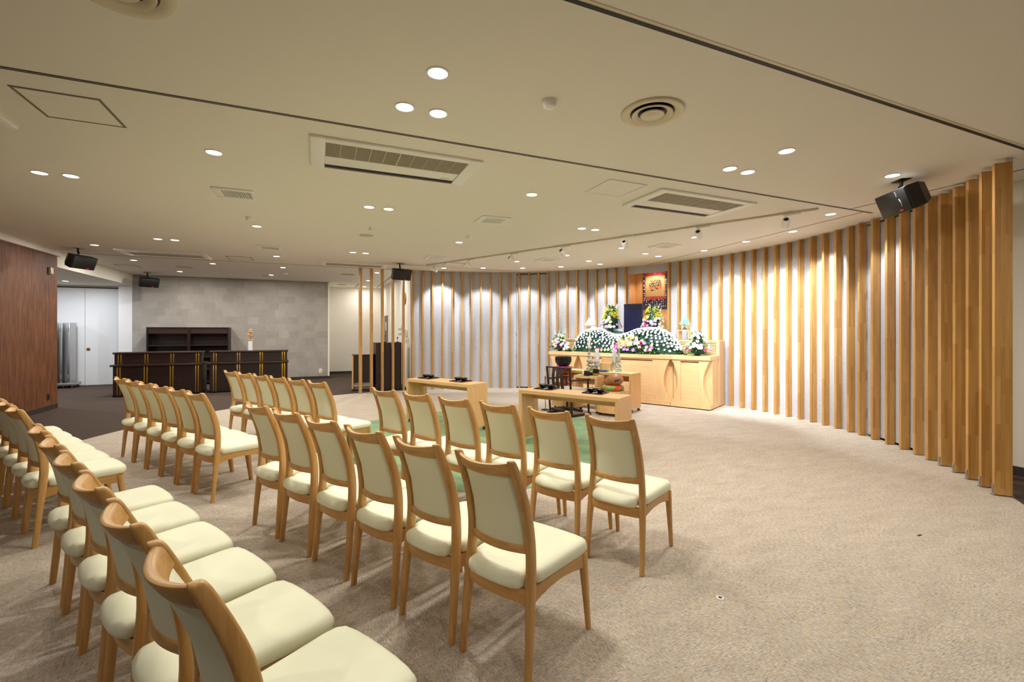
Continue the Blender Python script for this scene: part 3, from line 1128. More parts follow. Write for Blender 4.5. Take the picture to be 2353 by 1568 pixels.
CAND = [(0.001, 0), (0.062, 0), (0.064, 0.02), (0.05, 0.035), (0.035, 0.05), (0.052, 0.075), (0.058, 0.095), (0.045, 0.12), (0.028, 0.14), (0.045, 0.165), (0.052, 0.185), (0.038, 0.21), (0.022, 0.23), (0.036, 0.25), (0.04, 0.27), (0.03, 0.29), (0.016, 0.305),
        (0.027, 0.32), (0.03, 0.335), (0.02, 0.355), (0.013, 0.37), (0.021, 0.385), (0.015, 0.405), (0.018, 0.43), (0.05, 0.445), (0.046, 0.452), (0.012, 0.446), (0.001, 0.446)]
for b_, wd in ((0.139, 'behind the black bowl'), (-0.499, 'beside the fish drum')):
    t = thing('candlestick', 'tall knobbed silver candlestick with white candle %s' % ('nearer the dark armchair' if b_ > 0 else 'nearer the wooden fish drum'), 'candlestick', on_table(3.15, b_, AT), AX, 'candlesticks on the altar table')
    MB().lathe(CAND, n=24).ob('stick', M['silver'], t, 60)
    MB().lathe([(0.001, 0.447), (0.022, 0.447), (0.026, 0.54), (0.040, 0.648), (0.036, 0.655), (0.001, 0.65)], n=20).ob('candle', M['wax'], t, 60)
    MB().tube([(0, 0, 0.645), (0.001, 0, 0.672)], 0.0025, 6).ob('wick', M['ink'], t)
for b_, wd, nm in ((-0.012, 'half hidden by the silver burner', 0), (-0.385, 'beside the blue book', 1)):
    t = thing('lotus_vase', 'slim silver vase of white paper plumes %s' % wd, 'vase', on_table(3.20, b_, AT), AX, 'paper flower vases on the altar table')
    MB().lathe([(0.001, 0), (0.045, 0), (0.047, 0.012), (0.022, 0.03), (0.02, 0.06), (0.038, 0.11), (0.048, 0.16), (0.052, 0.18), (0.045, 0.18), (0.001, 0.15)], n=24).ob('vase_body', M['silver'], t, 60)
    b = MB()
    for k in range(46):
        an = rnd.uniform(0, 2 * PI)
        r0 = rnd.uniform(0.005, 0.03)
        r1 = r0 + rnd.uniform(0.01, 0.035)
        h = rnd.uniform(0.26, 0.43)
        c_, s_ = math.cos(an), math.sin(an)
        wv = 0.008
        b.grid([[(c_ * r0 - s_ * wv * 0.5, s_ * r0 + c_ * wv * 0.5, 0.15), (c_ * r0 + s_ * wv * 0.5, s_ * r0 - c_ * wv * 0.5, 0.15)],
                [(c_ * r1 - s_ * wv, s_ * r1 + c_ * wv, h * 0.7), (c_ * r1 + s_ * wv, s_ * r1 - c_ * wv, h * 0.7)],
                [(c_ * (r1 + 0.006) - s_ * wv * 0.6, s_ * (r1 + 0.006) + c_ * wv * 0.6, h), (c_ * (r1 + 0.006) + s_ * wv * 0.6, s_ * (r1 + 0.006) - c_ * wv * 0.6, h)]])
    b.ob('paper_plume', M['petal_white'], t, 0)
t = thing('incense_burner', 'round polished silver incense burner at the altar table centre', 'incense burner', on_table(3.02, -0.03, AT), AX)
MB().lathe([(0.001, 0), (0.07, 0.0), (0.075, 0.02), (0.06, 0.035), (0.10, 0.06), (0.125, 0.095), (0.125, 0.125), (0.105, 0.15), (0.10, 0.16), (0.128, 0.172), (0.128, 0.178), (0.098, 0.176), (0.09, 0.15), (0.001, 0.14)], n=36).ob('burner_bowl', M['silver'], t, 60)
b = MB()
for k in range(18):
    an = 2 * PI * k / 18
    b.ball((0.124 * math.cos(an), 0.124 * math.sin(an), 0.11 + 0.008 * (k % 2)), 0.012, 1)
b.ob('relief_band', M['silver'], t, 60)
for k in range(3):
    an = 2 * PI * k / 3 + 0.4
    MB().ball((0.075 * math.cos(an), 0.075 * math.sin(an), 0.016), 0.016, 2).ob('foot', M['silver'], t, 60)
t = thing('tablet_stand', 'pale wooden tablet stand behind the silver burner', 'stand', on_table(3.22, -0.20, AT), AX)
MB().box(-0.05, 0.05, -0.115, 0.115, 0, 0.15, 0.002).ob('stand_block', M['altar_z'], t, 0)
MB().prism([(y, z) for y, z in [(-0.115, 0.1505), (0.115, 0.1505), (0.115, 0.235), (0.09, 0.252), (-0.09, 0.252), (-0.115, 0.235)]], 0.01, 0.05, 'x').ob('tablet', M['altar_z'], t, 0)
t = thing('blue_book', 'blue covered book lying on the altar table', 'book', on_table(2.99, -0.255, AT), AX + R(8))
MB().box(-0.065, 0.065, -0.105, 0.105, 0.003, 0.026).ob('pages', M['paper'], t, 0)
b = MB().box(-0.068, 0.068, -0.108, 0.108, 0.0, 0.003).box(-0.068, 0.068, -0.108, 0.108, 0.026, 0.029).box(-0.068, -0.0655, -0.108, 0.108, 0.003, 0.026)
b.ob('cover', M['blue'], t, 0)
# items on the side table
o = MB().lathe([(0.001, 0), (0.026, 0), (0.03, 0.01), (0.031, 0.065), (0.028, 0.068), (0.026, 0.02), (0.001, 0.016)], n=20).ob('cup', M['porcelain'], None, 60)
o.location = on_table(2.56, -0.10, ST + 0.0065)
tag(o, 'small white porcelain cup on a black coaster', 'cup')
o = MB().box(-0.04, 0.04, -0.04, 0.04, 0, 0.006, 0.002).ob('coaster', M['black_gloss'], None)
o.location = on_table(2.56, -0.10, ST)
o.rotation_euler = (0, 0, AX)
tag(o, 'square black coaster under the small white cup', 'coaster')
t = thing('censer_box', 'dark brown hinged incense box between cup and censer', 'box', on_table(2.58, -0.215, ST), AX)
MB().box(-0.05, 0.05, -0.055, 0.055, 0, 0.055, 0.004).ob('box_body', M['walnut'], t)
MB().box(-0.052, 0.052, -0.057, 0.057, 0.0555, 0.075, 0.006).ob('lid', M['walnut'], t)
MB().lathe([(0.001, 0), (0.012, 0), (0.012, 0.004), (0.001, 0.004)], n=12).ob('clasp', M['gold'], t)
t.children[-1].location = (-0.052, 0, 0.04)
t.children[-1].rotation_euler = (0, R(-90), 0)
t = thing('lotus_censer', 'black censer bowl on a gilded lotus base', 'censer', on_table(2.56, -0.345, ST), AX)
MB().lathe([(0.001, 0.03), (0.04, 0.03), (0.054, 0.05), (0.056, 0.11), (0.060, 0.118), (0.050, 0.118), (0.046, 0.06), (0.001, 0.055)], n=28).ob('censer_bowl', M['black_gloss'], t, 60)
b = MB()
for k in range(12):
    an = 2 * PI * k / 12
    c_, s_ = math.cos(an), math.sin(an)
    b.grid([[(c_ * r - s_ * wv, s_ * r + c_ * wv, z), (c_ * (r + 0.006), s_ * (r + 0.006), z), (c_ * r + s_ * wv, s_ * r - c_ * wv, z)] for r, wv, z in ((0.035, 0.010, 0.0), (0.054, 0.017, 0.022), (0.064, 0.013, 0.042), (0.066, 0.002, 0.058))])
b.lathe([(0.001, 0), (0.036, 0), (0.045, 0.02), (0.03, 0.03), (0.001, 0.03)], n=24)
b.ob('lotus_base', M['gold'], t, 60)

# ---- altar cabinet: three units and the stepped rear
AF = 4.05


def arc_edge(b0, d, z0, z1, n=14):
    """Side edge that curves inward by d at mid height."""
    return [(b0 + d * math.sin(PI * k / n) ** 0.9 if k not in (0, n) else b0, z0 + (z1 - z0) * k / n) for k in range(n + 1)]


def altar_unit(label, b0, b1, inset, open_left, open_right):
    loc = AL(AF, 0)
    t = thing('altar_cabinet', label, 'cabinet', (loc[0], loc[1], 0), AX, 'altar cabinet units')
    MB().box(0.0, 0.52, b0 + 0.002, b1 - 0.002, 0.018, 0.10, 0.002).ob('plinth', M['altar_y'], t, 0)
    MB().box(0.14, 0.50, b0 + 0.03, b1 - 0.03, 0.1002, 0.9248).ob('cabinet_body', M['altar_z'], t, 0)
    MB().box(-0.012, 0.545, b0 + 0.001, b1 - 0.001, 0.925, 1.0, 0.002).ob('top_slab', M['altar_y'], t, 0)
    MB().box(0.03, 0.48, b0 + 0.03, b1 - 0.03, 0.0, 0.0178).ob('toe_kick', M['black'], t, 0)
    # front panel with curved ends, built around an inset door
    i0, i1 = inset
    z0, z1, zi0, zi1 = 0.1003, 0.9247, 0.135, 0.895
    L = arc_edge(b0 + 0.012, 0.125, z0, z1)
    Rr = arc_edge(b1 - 0.012, -0.125, z0, z1)
    MB().prism(L + [(i0, z1), (i0, z0)], 0.012, 0.139, 'x').ob('side_stile', M['altar_z'], t, 40)
    MB().prism(Rr + [(i1, z1), (i1, z0)], 0.012, 0.139, 'x').ob('side_stile', M['altar_z'], t, 40)
    b = MB().box(0.014, 0.139, i0, i1, z0, zi0).box(0.014, 0.139, i0, i1, zi1, z1)
    b.ob('door_rail', M['altar_y'], t, 0)
    d = MB().box(0.028, 0.139, i0 + 0.002, i1 - 0.002, zi0 + 0.001, zi1 - 0.022).ob('door_panel', M['altar_y'], t, 0)
    MB().box(0.020, 0.03, i0 + 0.006, i1 - 0.006, zi1 - 0.012, zi1 - 0.004).ob('pull_groove', M['twig'], d, 0)
    # corner posts seen through the curved gaps
    for s, bb in ((1, b0), (-1, b1)):
        MB().box(0.145, 0.50, min(bb + s * 0.004, bb + s * 0.03), max(bb + s * 0.004, bb + s * 0.03), 0.1002, 0.9248).ob('end_panel', M['altar_z'], t, 0)
    return t


altar_unit('pale beech altar cabinet unit behind the black bell bowl, narrower end unit', 0.955, 1.745, (1.17, 1.53), True, True)
altar_unit('wide central pale beech altar cabinet unit behind the candlesticks', -1.14, 0.953, (-0.773, 0.60), True, True)
altar_unit('pale beech altar cabinet end unit below the small right bouquet', -1.885, -1.142, (-1.669, -1.329), True, True)
loc = AL(4.60, 0)
t = thing('altar_riser', 'raised beech rear step of the altar with carved wave front', 'altar step', (loc[0], loc[1], 0), AX)
for s, bb in ((1, -1.885), (-1, 1.745)):
    MB().box(0.001, 0.37, min(bb, bb + s * 0.06), max(bb, bb + s * 0.06), 0.018, 1.285, 0.003).ob('end_post', M['altar_z'], t, 0)
MB().box(0.02, 0.36, -1.82, 1.68, 0.018, 1.262).ob('riser_body', M['altar_z'], t, 0)
MB().box(0.008, 0.0195, -1.82, 1.68, 1.0, 1.262).ob('wave_panel', M['wave'], t, 0)
MB().box(0.0, 0.375, -1.823, 1.683, 1.2625, 1.29, 0.002).ob('riser_top', M['altar_y'], t, 0)
MB().box(0.04, 0.33, -1.84, 1.70, 0.0, 0.0178).ob('toe_kick', M['black'], t, 0)
RT = 1.2905

# portrait display
q = AL(4.80, -0.02)
t = thing('display_screen', 'blank dark navy upright screen standing amid the altar flowers', 'screen', (q[0], q[1], RT), AX + R(4))
MB().box(-0.015, 0.015, -0.215, 0.215, 0.0, 0.79, 0.004).ob('frame', M['black_metal'], t)
MB().box(-0.0175, -0.0152, -0.203, 0.203, 0.015, 0.778).ob('screen_panel', M['screen'], t, 0)
MB().box(0.016, 0.12, -0.02, 0.02, 0.0, 0.35, 0.004).ob('easel_strut', M['black_metal'], t)

# hanging scroll
q = AL(5.815, -0.105)
t = thing('hanging_scroll', 'hanging scroll with red mount and rosette brocade in the niche', 'scroll', (q[0], q[1], 0), AX)
MB().box(-0.004, 0.0, -0.30, 0.30, 2.015, 2.97).ob('brocade_border', M['brocade'], t, 0)
MB().box(-0.008, -0.0045, -0.25, 0.25, 2.235, 2.90).ob('red_mount', M['red_silk'], t, 0)
pa = MB().box(-0.011, -0.0085, -0.238, 0.238, 2.30, 2.79).ob('painting', M['painting'], t, 0)
b = MB()
figs = [(0.09, 2.70), (0.045, 2.69), (0.0, 2.715), (-0.045, 2.70), (-0.085, 2.69), (-0.12, 2.665), (0.06, 2.63), (0.015, 2.64), (-0.03, 2.65), (-0.075, 2.63), (0.115, 2.59), (0.06, 2.565), (0.0, 2.585), (-0.055, 2.60), (-0.125, 2.585)]
for i, (y, z) in enumerate(figs):
    big = 1.5 if i >= 10 else 1.0
    b.cbox((-0.0135, y, z), (0.003, 0.030 * big, 0.040 * big), 0.008, 0)
    b.cbox((-0.0145, y, z), (0.003, 0.016 * big, 0.022 * big), 0.004, 1)
    b.cbox((-0.014, y, z - 0.045 * big), (0.003, 0.032 * big, 0.050 * big), 0.008, 2 if i % 3 else 3)
    b.cbox((-0.0135, y + 0.004, z - 0.075 * big), (0.002, 0.040 * big, 0.018), 0.006, 0 if i % 2 else 1)
b.ob('painted_figures', [M['ink'], M['fig_cream'], M['fig_orange'], M['fig_green']], pa, 0)
b = MB().tube([(-0.006, -0.33, 2.012), (-0.006, 0.33, 2.012)], 0.014, 12)
b.ob('roller', M['walnut'], t, 40)
nl = spot('added_niche_light', None, (AL(5.52, -0.12)[0], AL(5.52, -0.12)[1], 2.97), (AL(5.70, -0.12)[0], AL(5.70, -0.12)[1], 1.5), 36, C_DOWN, 120, 0.6)  # unseen lamp, added to brighten the niche and its scroll
t = thing('added_niche_lamp', 'small unseen lamp added in the niche top to light the scroll', 'downlight', (AL(5.52, -0.12)[0], AL(5.52, -0.12)[1], H - 0.001), 0)
MB().lathe([(0.001, -0.004), (0.04, -0.004), (0.04, 0.0), (0.001, 0.0)], n=20).ob('lens', M['lamp'], t, 0)


# offerings
def offering(label, cake_mat, cake_label, b_, a, z, cn, cname):
    q_ = AL(a, b_)
    t_ = thing('offering_stand', label, 'stand', (q_[0], q_[1], z), AX, 'silver offering stands')
    MB().lathe([(0.001, 0), (0.06, 0), (0.055, 0.015), (0.03, 0.04), (0.026, 0.06), (0.05, 0.092), (0.06, 0.098), (0.001, 0.1)], n=24).ob('foot', M['silver'], t_, 60)
    MB().lathe([(0.001, 0.1002), (0.13, 0.1002), (0.135, 0.108), (0.13, 0.112), (0.001, 0.11)], n=32).ob('plate', M['silver'], t_, 60)
    k_ = 0
    rg = random.Random(3)
    for lev, (n_, rr) in enumerate(((9, 0.085), (7, 0.062), (5, 0.042), (3, 0.022), (1, 0.0))):
        for j in range(n_):
            an = 2 * PI * j / n_ + lev * 0.4
            p_ = Vector((q_[0] + rr * math.cos(an), q_[1] + rr * math.sin(an), z + 0.1125 + lev * 0.0362))
            o_ = link('rice_cake', cake_mat)
            o_.location = p_
            o_.rotation_euler = (0, 0, rg.uniform(0, 3))
            tag(o_, cake_label, 'rice cake', cname)


me_w = MB().lathe([(0.001, 0), (0.02, 0.0), (0.024, 0.006), (0.024, 0.028), (0.02, 0.0355), (0.001, 0.036)], n=12).mesh('rice_cake', M['white_cake'], 60)
me_m = MB().lathe([(0.001, 0), (0.02, 0.0), (0.024, 0.006), (0.024, 0.028), (0.02, 0.0355), (0.001, 0.036)], n=12).mesh('rice_cake', M['mint'], 60)
for s, bb, lab in ((1, 1.10, 'open wooden box frame lifting the white rice cakes'), (-1, -1.16, 'open wooden box frame lifting the mint rice cakes')):
    q = AL(4.80, bb)
    t = thing('box_frame', lab, 'stand', (q[0], q[1], RT), AX, 'wooden box frames on the altar step')
    MB().box(-0.11, 0.11, -0.115, 0.115, 0.188, 0.205, 0.001).ob('frame_top', M['altar_y'], t, 0)
    for k in (-1, 1):
        MB().box(-0.11, 0.11, min(k * 0.115, k * 0.098), max(k * 0.115, k * 0.098), 0.0, 0.1878, 0.001).ob('frame_side', M['altar_z'], t, 0)
offering('small silver footed stand of white rice cakes', me_w, 'white rice cake in the pyramid left of the dark screen', 1.10, 4.80, RT + 0.2055, 0, 'white rice cakes stacked in a pyramid')
offering('small silver footed stand of mint rice cakes', me_m, 'mint green rice cake in the pyramid right of the dark screen', -1.16, 4.80, RT + 0.2055, 0, 'mint rice cakes stacked in a pyramid')


# ================================================================== FLOWERS
def petal_ring(b, n, r0, r1, z0, z1, wd, ph=0.0, mi=0, tip=0.5):
    for k in range(n):
        an = 2 * PI * k / n + ph
        c_, s_ = math.cos(an), math.sin(an)
        rm = (r0 + r1) / 2
        zm = (z0 + z1) / 2 + (r1 - r0) * 0.12
        b.grid([[(c_ * r - s_ * q_, s_ * r + c_ * q_, z), (c_ * r + s_ * q_, s_ * r - c_ * q_, z)] for r, q_, z in ((r0, wd * 0.5, z0), (rm, wd, zm), (r1, wd * tip, z1))], mi)


def fl_mum(mat, r=0.030):
    b = MB()
    petal_ring(b, 11, 0.004, r, 0.004, 0.006, r * 0.24)
    petal_ring(b, 9, 0.004, r * 0.78, 0.006, 0.016, r * 0.22, 0.3)
    petal_ring(b, 6, 0.002, r * 0.42, 0.010, 0.022, r * 0.18, 0.1)
    return b.mesh('chrysanthemum', mat, 0)


def fl_carn(mat, r=0.03):
    b = MB()
    for k, (rr, z) in enumerate(((1.0, 0.004), (0.85, 0.014), (0.6, 0.022), (0.3, 0.026))):
        petal_ring(b, 8 - k, 0.003, r * rr, z * 0.6, z, r * 0.36, k * 0.5, 0, 1.0)
    return b.mesh('carnation', mat, 0)


def fl_lily(mat, r=0.062):
    b = MB()
    petal_ring(b, 3, 0.006, r, 0.0, 0.012, r * 0.24, 0.0, 0, 0.12)
    petal_ring(b, 3, 0.006, r * 0.95, 0.003, 0.016, r * 0.2, 1.05, 0, 0.12)
    for k in range(5):
        an = 2 * PI * k / 5
        b.tube([(0, 0, 0.004), (0.012 * math.cos(an), 0.012 * math.sin(an), 0.035)], 0.0015, 4, 1)
    return b.mesh('lily', [mat, M['petal_lime']], 0)


def fl_orchid(mat, r=0.032):
    b = MB()
    petal_ring(b, 5, 0.003, r, 0.002, 0.006, r * 0.42, 0.2, 0, 0.6)
    b.ball((0, 0, 0.008), r * 0.25, 1, 0, 1)
    return b.mesh('orchid', [mat, M['petal_white']], 0)


def fl_spray(mat, n=9, r=0.05):
    b = MB()
    for k in range(n):
        an = rnd.uniform(0, 2 * PI)
        q_ = rnd.uniform(0.0, r)
        c = (q_ * math.cos(an), q_ * math.sin(an), rnd.uniform(0.0, 0.035))
        b.ball(c, rnd.uniform(0.007, 0.011), 1, 0.2, 0, 0.7)
        b.tube([(c[0] * 0.2, c[1] * 0.2, -0.03), c], 0.0015, 4, 1)
    return b.mesh('spray_flower', [mat, M['green_light']], 0)


def fl_spike(mat, h=0.24):
    b = MB()
    b.tube([(0, 0, -0.04), (0.004, 0, h)], 0.0025, 5, 1)
    for k in range(16):
        z = h * (0.25 + 0.75 * k / 15)
        an = k * 2.4
        q_ = 0.020 * (1.25 - 0.8 * k / 15)
        b.ball((q_ * math.cos(an), q_ * math.sin(an), z), 0.013 * (1.15 - 0.6 * k / 15), 1, 0.2, 0)
    return b.mesh('stock_spike', [mat, M['green_light']], 0)


FL = {'mum': fl_mum(M['petal_white']), 'carn': fl_carn(M['petal_pink']), 'rose': fl_carn(M['petal_rose'], 0.032), 'lily': fl_lily(M['petal_white']), 'orchid': fl_orchid(M['petal_purple']),
      'yellow': fl_spray(M['petal_yellow']), 'lime': fl_carn(M['petal_lime'], 0.034), 'spike': fl_spike(M['petal_white']), 'wcarn': fl_carn(M['petal_white'], 0.034)}
FN = {'mum': 'chrysanthemum', 'carn': 'carnation', 'rose': 'rose', 'lily': 'lily', 'orchid': 'orchid', 'yellow': 'spray_flower', 'lime': 'green_bloom', 'spike': 'stock_spike', 'wcarn': 'white_bloom'}


def place_flower(kind, root, pos, nrm, scale=1.0):
    o_ = link(FN[kind], FL[kind], root)
    o_.location = pos
    o_.rotation_mode = 'QUATERNION'
    qn = Vector(nrm).normalized().to_track_quat('Z', 'Y')
    from mathutils import Quaternion
    o_.rotation_quaternion = qn @ Quaternion((0, 0, 1), rnd.uniform(0, 6.28))
    o_.scale = (scale,) * 3
    return o_


def leaf(b, pos, d, ln, wd, droop=0.3, mi=0):
    d = Vector(d).normalized()
    side = d.cross(Vector((0, 0, 1)))
    if side.length < 0.1:
        side = Vector((1, 0, 0))
    side.normalize()
    side = (side + Vector((0, 0, rnd.uniform(-0.5, 0.5)))).normalized()
    p = Vector(pos)
    rows = []
    for t_, w_ in ((0, 0.2), (0.35, 1.0), (0.7, 0.8), (1.0, 0.08)):
        c = p + d * (ln * t_) + Vector((0, 0, -droop * ln * t_ * t_))
        rows.append([tuple(c - side * (wd * w_)), tuple(c + side * (wd * w_))])
    b.grid(rows, mi)


# --- chrysanthemum mound with a wavy crest
RIDGE = [(-1.24, 1.04), (-1.20, 1.10), (-1.12, 1.24), (-1.0, 1.39), (-0.85, 1.48), (-0.70, 1.525), (-0.5, 1.535), (-0.25, 1.505), (-0.05, 1.43), (0.12, 1.385), (0.28, 1.385), (0.45, 1.44), (0.6, 1.515), (0.75, 1.53),
         (0.97, 1.50), (1.13, 1.42), (1.24, 1.30), (1.30, 1.14), (1.33, 1.04)]


def mound(b_, ph):
    """Point and normal on the mound; ph 0 at the crest, 90 at the foot in front."""
    z = interp(RIDGE, b_)
    dep = 0.34 * math.sqrt(max(0.05, 1 - ((b_ - 0.045) / 1.32) ** 2))
    s, c = math.sin(R(ph)), math.cos(R(ph))
    a = -dep * s if ph > 0 else 0.05 * abs(ph) / 40
    return Vector((a, b_, 1.003 + (z - 1.003) * (c ** 0.7 if c > 0 else 0)))


def mound_n(b_, ph):
    e = 0.02
    u = mound(min(b_ + e, 1.32), ph) - mound(max(b_ - e, -1.23), ph)
    v = mound(b_, min(89.5, ph + 1.5)) - mound(b_, max(0.5, ph - 1.5))
    n_ = v.cross(u).normalized()
    if n_.x > 0 and abs(n_.x) > abs(n_.z):
        n_ = -n_
    if n_.z < -0.1:
        n_ = -n_
    return n_.normalized()


q = AL(4.52, 0)
t = thing('chrysanthemum_mound', 'long wave-shaped mound of white chrysanthemums across the altar top', 'flower arrangement', (q[0], q[1], 0), AX)
b = MB()
bs = [-1.235 + 2.56 * k / 60 for k in range(61)]
rows = [[tuple(mound(x, 90 * k / 12) + mound_n(x, 90 * k / 12) * -0.03) for x in bs] for k in range(13)]
b.grid(rows)
b.grid([[tuple(mound(x, 1) + Vector((0.01, 0, -0.03))) for x in bs], [(0.075, x, 1.002) for x in bs]])
b.ob('foam_core', M['green_dark'], t, 60)
b = MB()
for k in range(2600):
    x = rnd.uniform(-1.22, 1.31)
    ph = rnd.uniform(14, 88)
    n_ = mound_n(x, ph)
    p = mound(x, ph) - n_ * 0.04
    d = n_ + Vector((rnd.uniform(-0.7, 0.7), rnd.uniform(-0.7, 0.7), rnd.uniform(-0.5, 0.5)))
    leaf(b, p, d, rnd.uniform(0.03, 0.055), rnd.uniform(0.008, 0.014), 0.2, rnd.choice((0, 0, 1)))
lo = b.ob('foliage', [M['green_dark'], M['green']], t, 0)
lo['kind'] = 'stuff'


def in_colour(x, z):
    # the colourful inset reaches from left of the centre candle to the right hump
    return ((x + 0.30) / 0.44) ** 2 + ((z - 1.03) / 0.36) ** 2 < 1 or (z < 1.13 and -0.75 < x < 0.56)


spots_ = []
for row, (ph, pitch) in enumerate(((1, 0.030), (6, 0.036), (12, 0.05), (19, 0.062), (27, 0.068), (35, 0.074), (43, 0.08), (51, 0.084), (59, 0.09), (67, 0.094), (75, 0.10), (83, 0.11))):
    x = -1.20 + (row % 2) * pitch / 2
    while x < 1.30:
        xx = x + rnd.uniform(-0.012, 0.012)
        pp = min(88, max(1, ph + rnd.uniform(-2.5, 2.5)))
        p = mound(xx, pp)
        if p.z > 1.06 and not in_colour(xx, p.z):
            spots_.append((xx, pp, row))
        x += pitch
spots_.sort(key=lambda s: s[1] * 0.02 - s[0] * 0.2 if s[2] > 1 else -9, reverse=True)
for i, (x, ph, row) in enumerate(spots_[:99]):
    n_ = mound_n(x, ph)
    place_flower('mum', t, mound(x, ph) + n_ * 0.008, n_ + Vector((-0.35 + rnd.uniform(-0.3, 0.3), rnd.uniform(-0.3, 0.3), 0.25)), rnd.uniform(0.72, 0.95))
bmr = bmesh.new()
for (x, ph, row) in spots_[99:]:
    n_ = mound_n(x, ph)
    pos = mound(x, ph) + n_ * (0.012 if row < 2 else 0.008)
    n_ = n_ + Vector((-0.9 if row < 2 else -0.35, 0, 0.25))
    m4 = Matrix.Translation(pos) @ n_.to_track_quat('Z', 'Y').to_matrix().to_4x4() @ Matrix.Rotation(rnd.uniform(0, 6), 4, 'Z') @ Matrix.Scale(rnd.uniform(0.7, 0.92) * (0.8 if row < 2 else 1), 4)
    tmp = FL['mum'].copy()
    tmp.transform(m4)
    bmr.from_mesh(tmp)
    bpy.data.meshes.remove(tmp)
# second, smaller crest curling behind the left hump
for k in range(46):
    u = k / 45
    c = Vector((0.02 + 0.15 * math.sin(PI * u * 0.7), 0.80 - 0.62 * u, 1.535 - 0.05 * u * u))
    for dz in (0.0, -0.022):
        m4 = Matrix.Translation(c + Vector((-0.012 if dz else 0, 0, dz))) @ Vector((-0.25, 0, 1)).to_track_quat('Z', 'Y').to_matrix().to_4x4() @ Matrix.Rotation(rnd.uniform(0, 6), 4, 'Z') @ Matrix.Scale(0.8, 4)
        tmp = FL['mum'].copy()
        tmp.transform(m4)
        bmr.from_mesh(tmp)
        bpy.data.meshes.remove(tmp)
me = bpy.data.meshes.new('chrysanthemums')
bmr.to_mesh(me)
bmr.free()
me.materials.append(M['petal_white'])
o = link('chrysanthemums', me, t)
o['kind'] = 'stuff'
b = MB()
rows = []
for k in range(24):
    u = k / 23
    x, y, z = 0.02 + 0.15 * math.sin(PI * u * 0.7), 0.80 - 0.62 * u, 1.52 - 0.05 * u * u
    rows.append([(x - 0.03, y, z - 0.16), (x - 0.02, y, z - 0.02), (x + 0.01, y, z), (x + 0.03, y, z - 0.16)])
b.loft(rows, True, True)
b.ob('rear_crest', M['green_dark'], t, 60)

# --- colourful inset
q = AL(4.14, -0.22)
t = thing('mixed_arrangement', 'bright mixed lilies, orchids and carnations at the front of the mound', 'flower arrangement', (q[0], q[1], 0), AX)
ZT = [(-0.62, 1.10), (-0.5, 1.20), (-0.3, 1.33), (-0.1, 1.41), (0.05, 1.40), (0.2, 1.33), (0.35, 1.20), (0.5, 1.13), (0.78, 1.10), (0.82, 1.04)]


def cpt(y, u):
    zt = interp(ZT, y)
    z = 1.012 + (zt - 1.012) * u
    bulge = (0.10 if -0.45 < y < 0.4 else 0.06) * math.sin(PI * min(1, 0.2 + u * 0.8)) ** 0.8
    return Vector((0.10 * u - bulge + 0.03, y, z))


b = MB()
ys = [-0.62 + 1.42 * k / 30 for k in range(31)]
b.grid([[tuple(cpt(y, k / 10) + Vector((0.045, 0, 0))) for y in ys] for k in range(11)])
b.grid([[tuple(cpt(y, 1) + Vector((0.045, 0, 0))) for y in ys], [(0.20, y, 1.012) for y in ys]])
b.ob('foam_core', M['green_dark'], t, 60)
b = MB()
for k in range(700):
    y = rnd.uniform(-0.62, 0.80)
    u = rnd.uniform(0, 1)
    p = cpt(y, u) + Vector((0.035, 0, 0))
    leaf(b, p, (-1, rnd.uniform(-0.9, 0.9), rnd.uniform(-0.3, 0.9)), rnd.uniform(0.04, 0.075), rnd.uniform(0.010, 0.018), 0.3, rnd.choice((0, 1, 2)))
for k in range(130):   # ferns hanging over the slab edge
    y = rnd.uniform(-0.95, 0.9)
    leaf(b, (0.0, y, 1.016), (-1, rnd.uniform(-0.8, 0.8), rnd.uniform(0.0, 0.3)), rnd.uniform(0.05, 0.085), 0.012, 0.15, rnd.choice((1, 2)))
b.ob('foliage', [M['green_dark'], M['green'], M['green_light']], t, 0)['kind'] = 'stuff'
plan = []
for k in range(20):
    plan.append(('yellow', rnd.uniform(-0.05, 0.26), rnd.uniform(0.4, 0.9), 1.1))
for k in range(4):
    plan.append(('yellow', rnd.uniform(-0.16, -0.05), rnd.uniform(0.6, 0.9), 0.9))
for k in range(18):
    plan.append(('orchid', rnd.uniform(-0.55, 0.4), rnd.uniform(0.1, 0.95), 1.25))
for k in range(16):
    plan.append(('carn', rnd.uniform(-0.5, 0.42), rnd.uniform(0.1, 0.95), 0.9))
for k in range(12):
    plan.append(('lime', rnd.uniform(-0.5, 0.5), rnd.uniform(0.1, 0.95), 1.0))
for k in range(8):
    plan.append(('wcarn', rnd.uniform(-0.5, 0.5), rnd.uniform(0.1, 0.95), 0.9))
for y, u in ((-0.06, 0.52), (-0.04, 0.78), (-0.02, 0.88), (-0.20, 0.6), (0.12, 0.42)):
    plan.append(('lily', y, u, 1.15))
for y in (0.5, 0.58, 0.66, 0.74, 0.79):
    plan.append((rnd.choice(('orchid', 'carn')), y, 0.8, 0.9))
    plan.append(('lime', y - 0.03, 0.45, 0.9))
for kd, y, u, s in plan:
    place_flower(kd, t, cpt(y, u) + Vector((-0.006, 0, 0)), (-1, rnd.uniform(-0.4, 0.4), rnd.uniform(0.1, 0.7)), s)


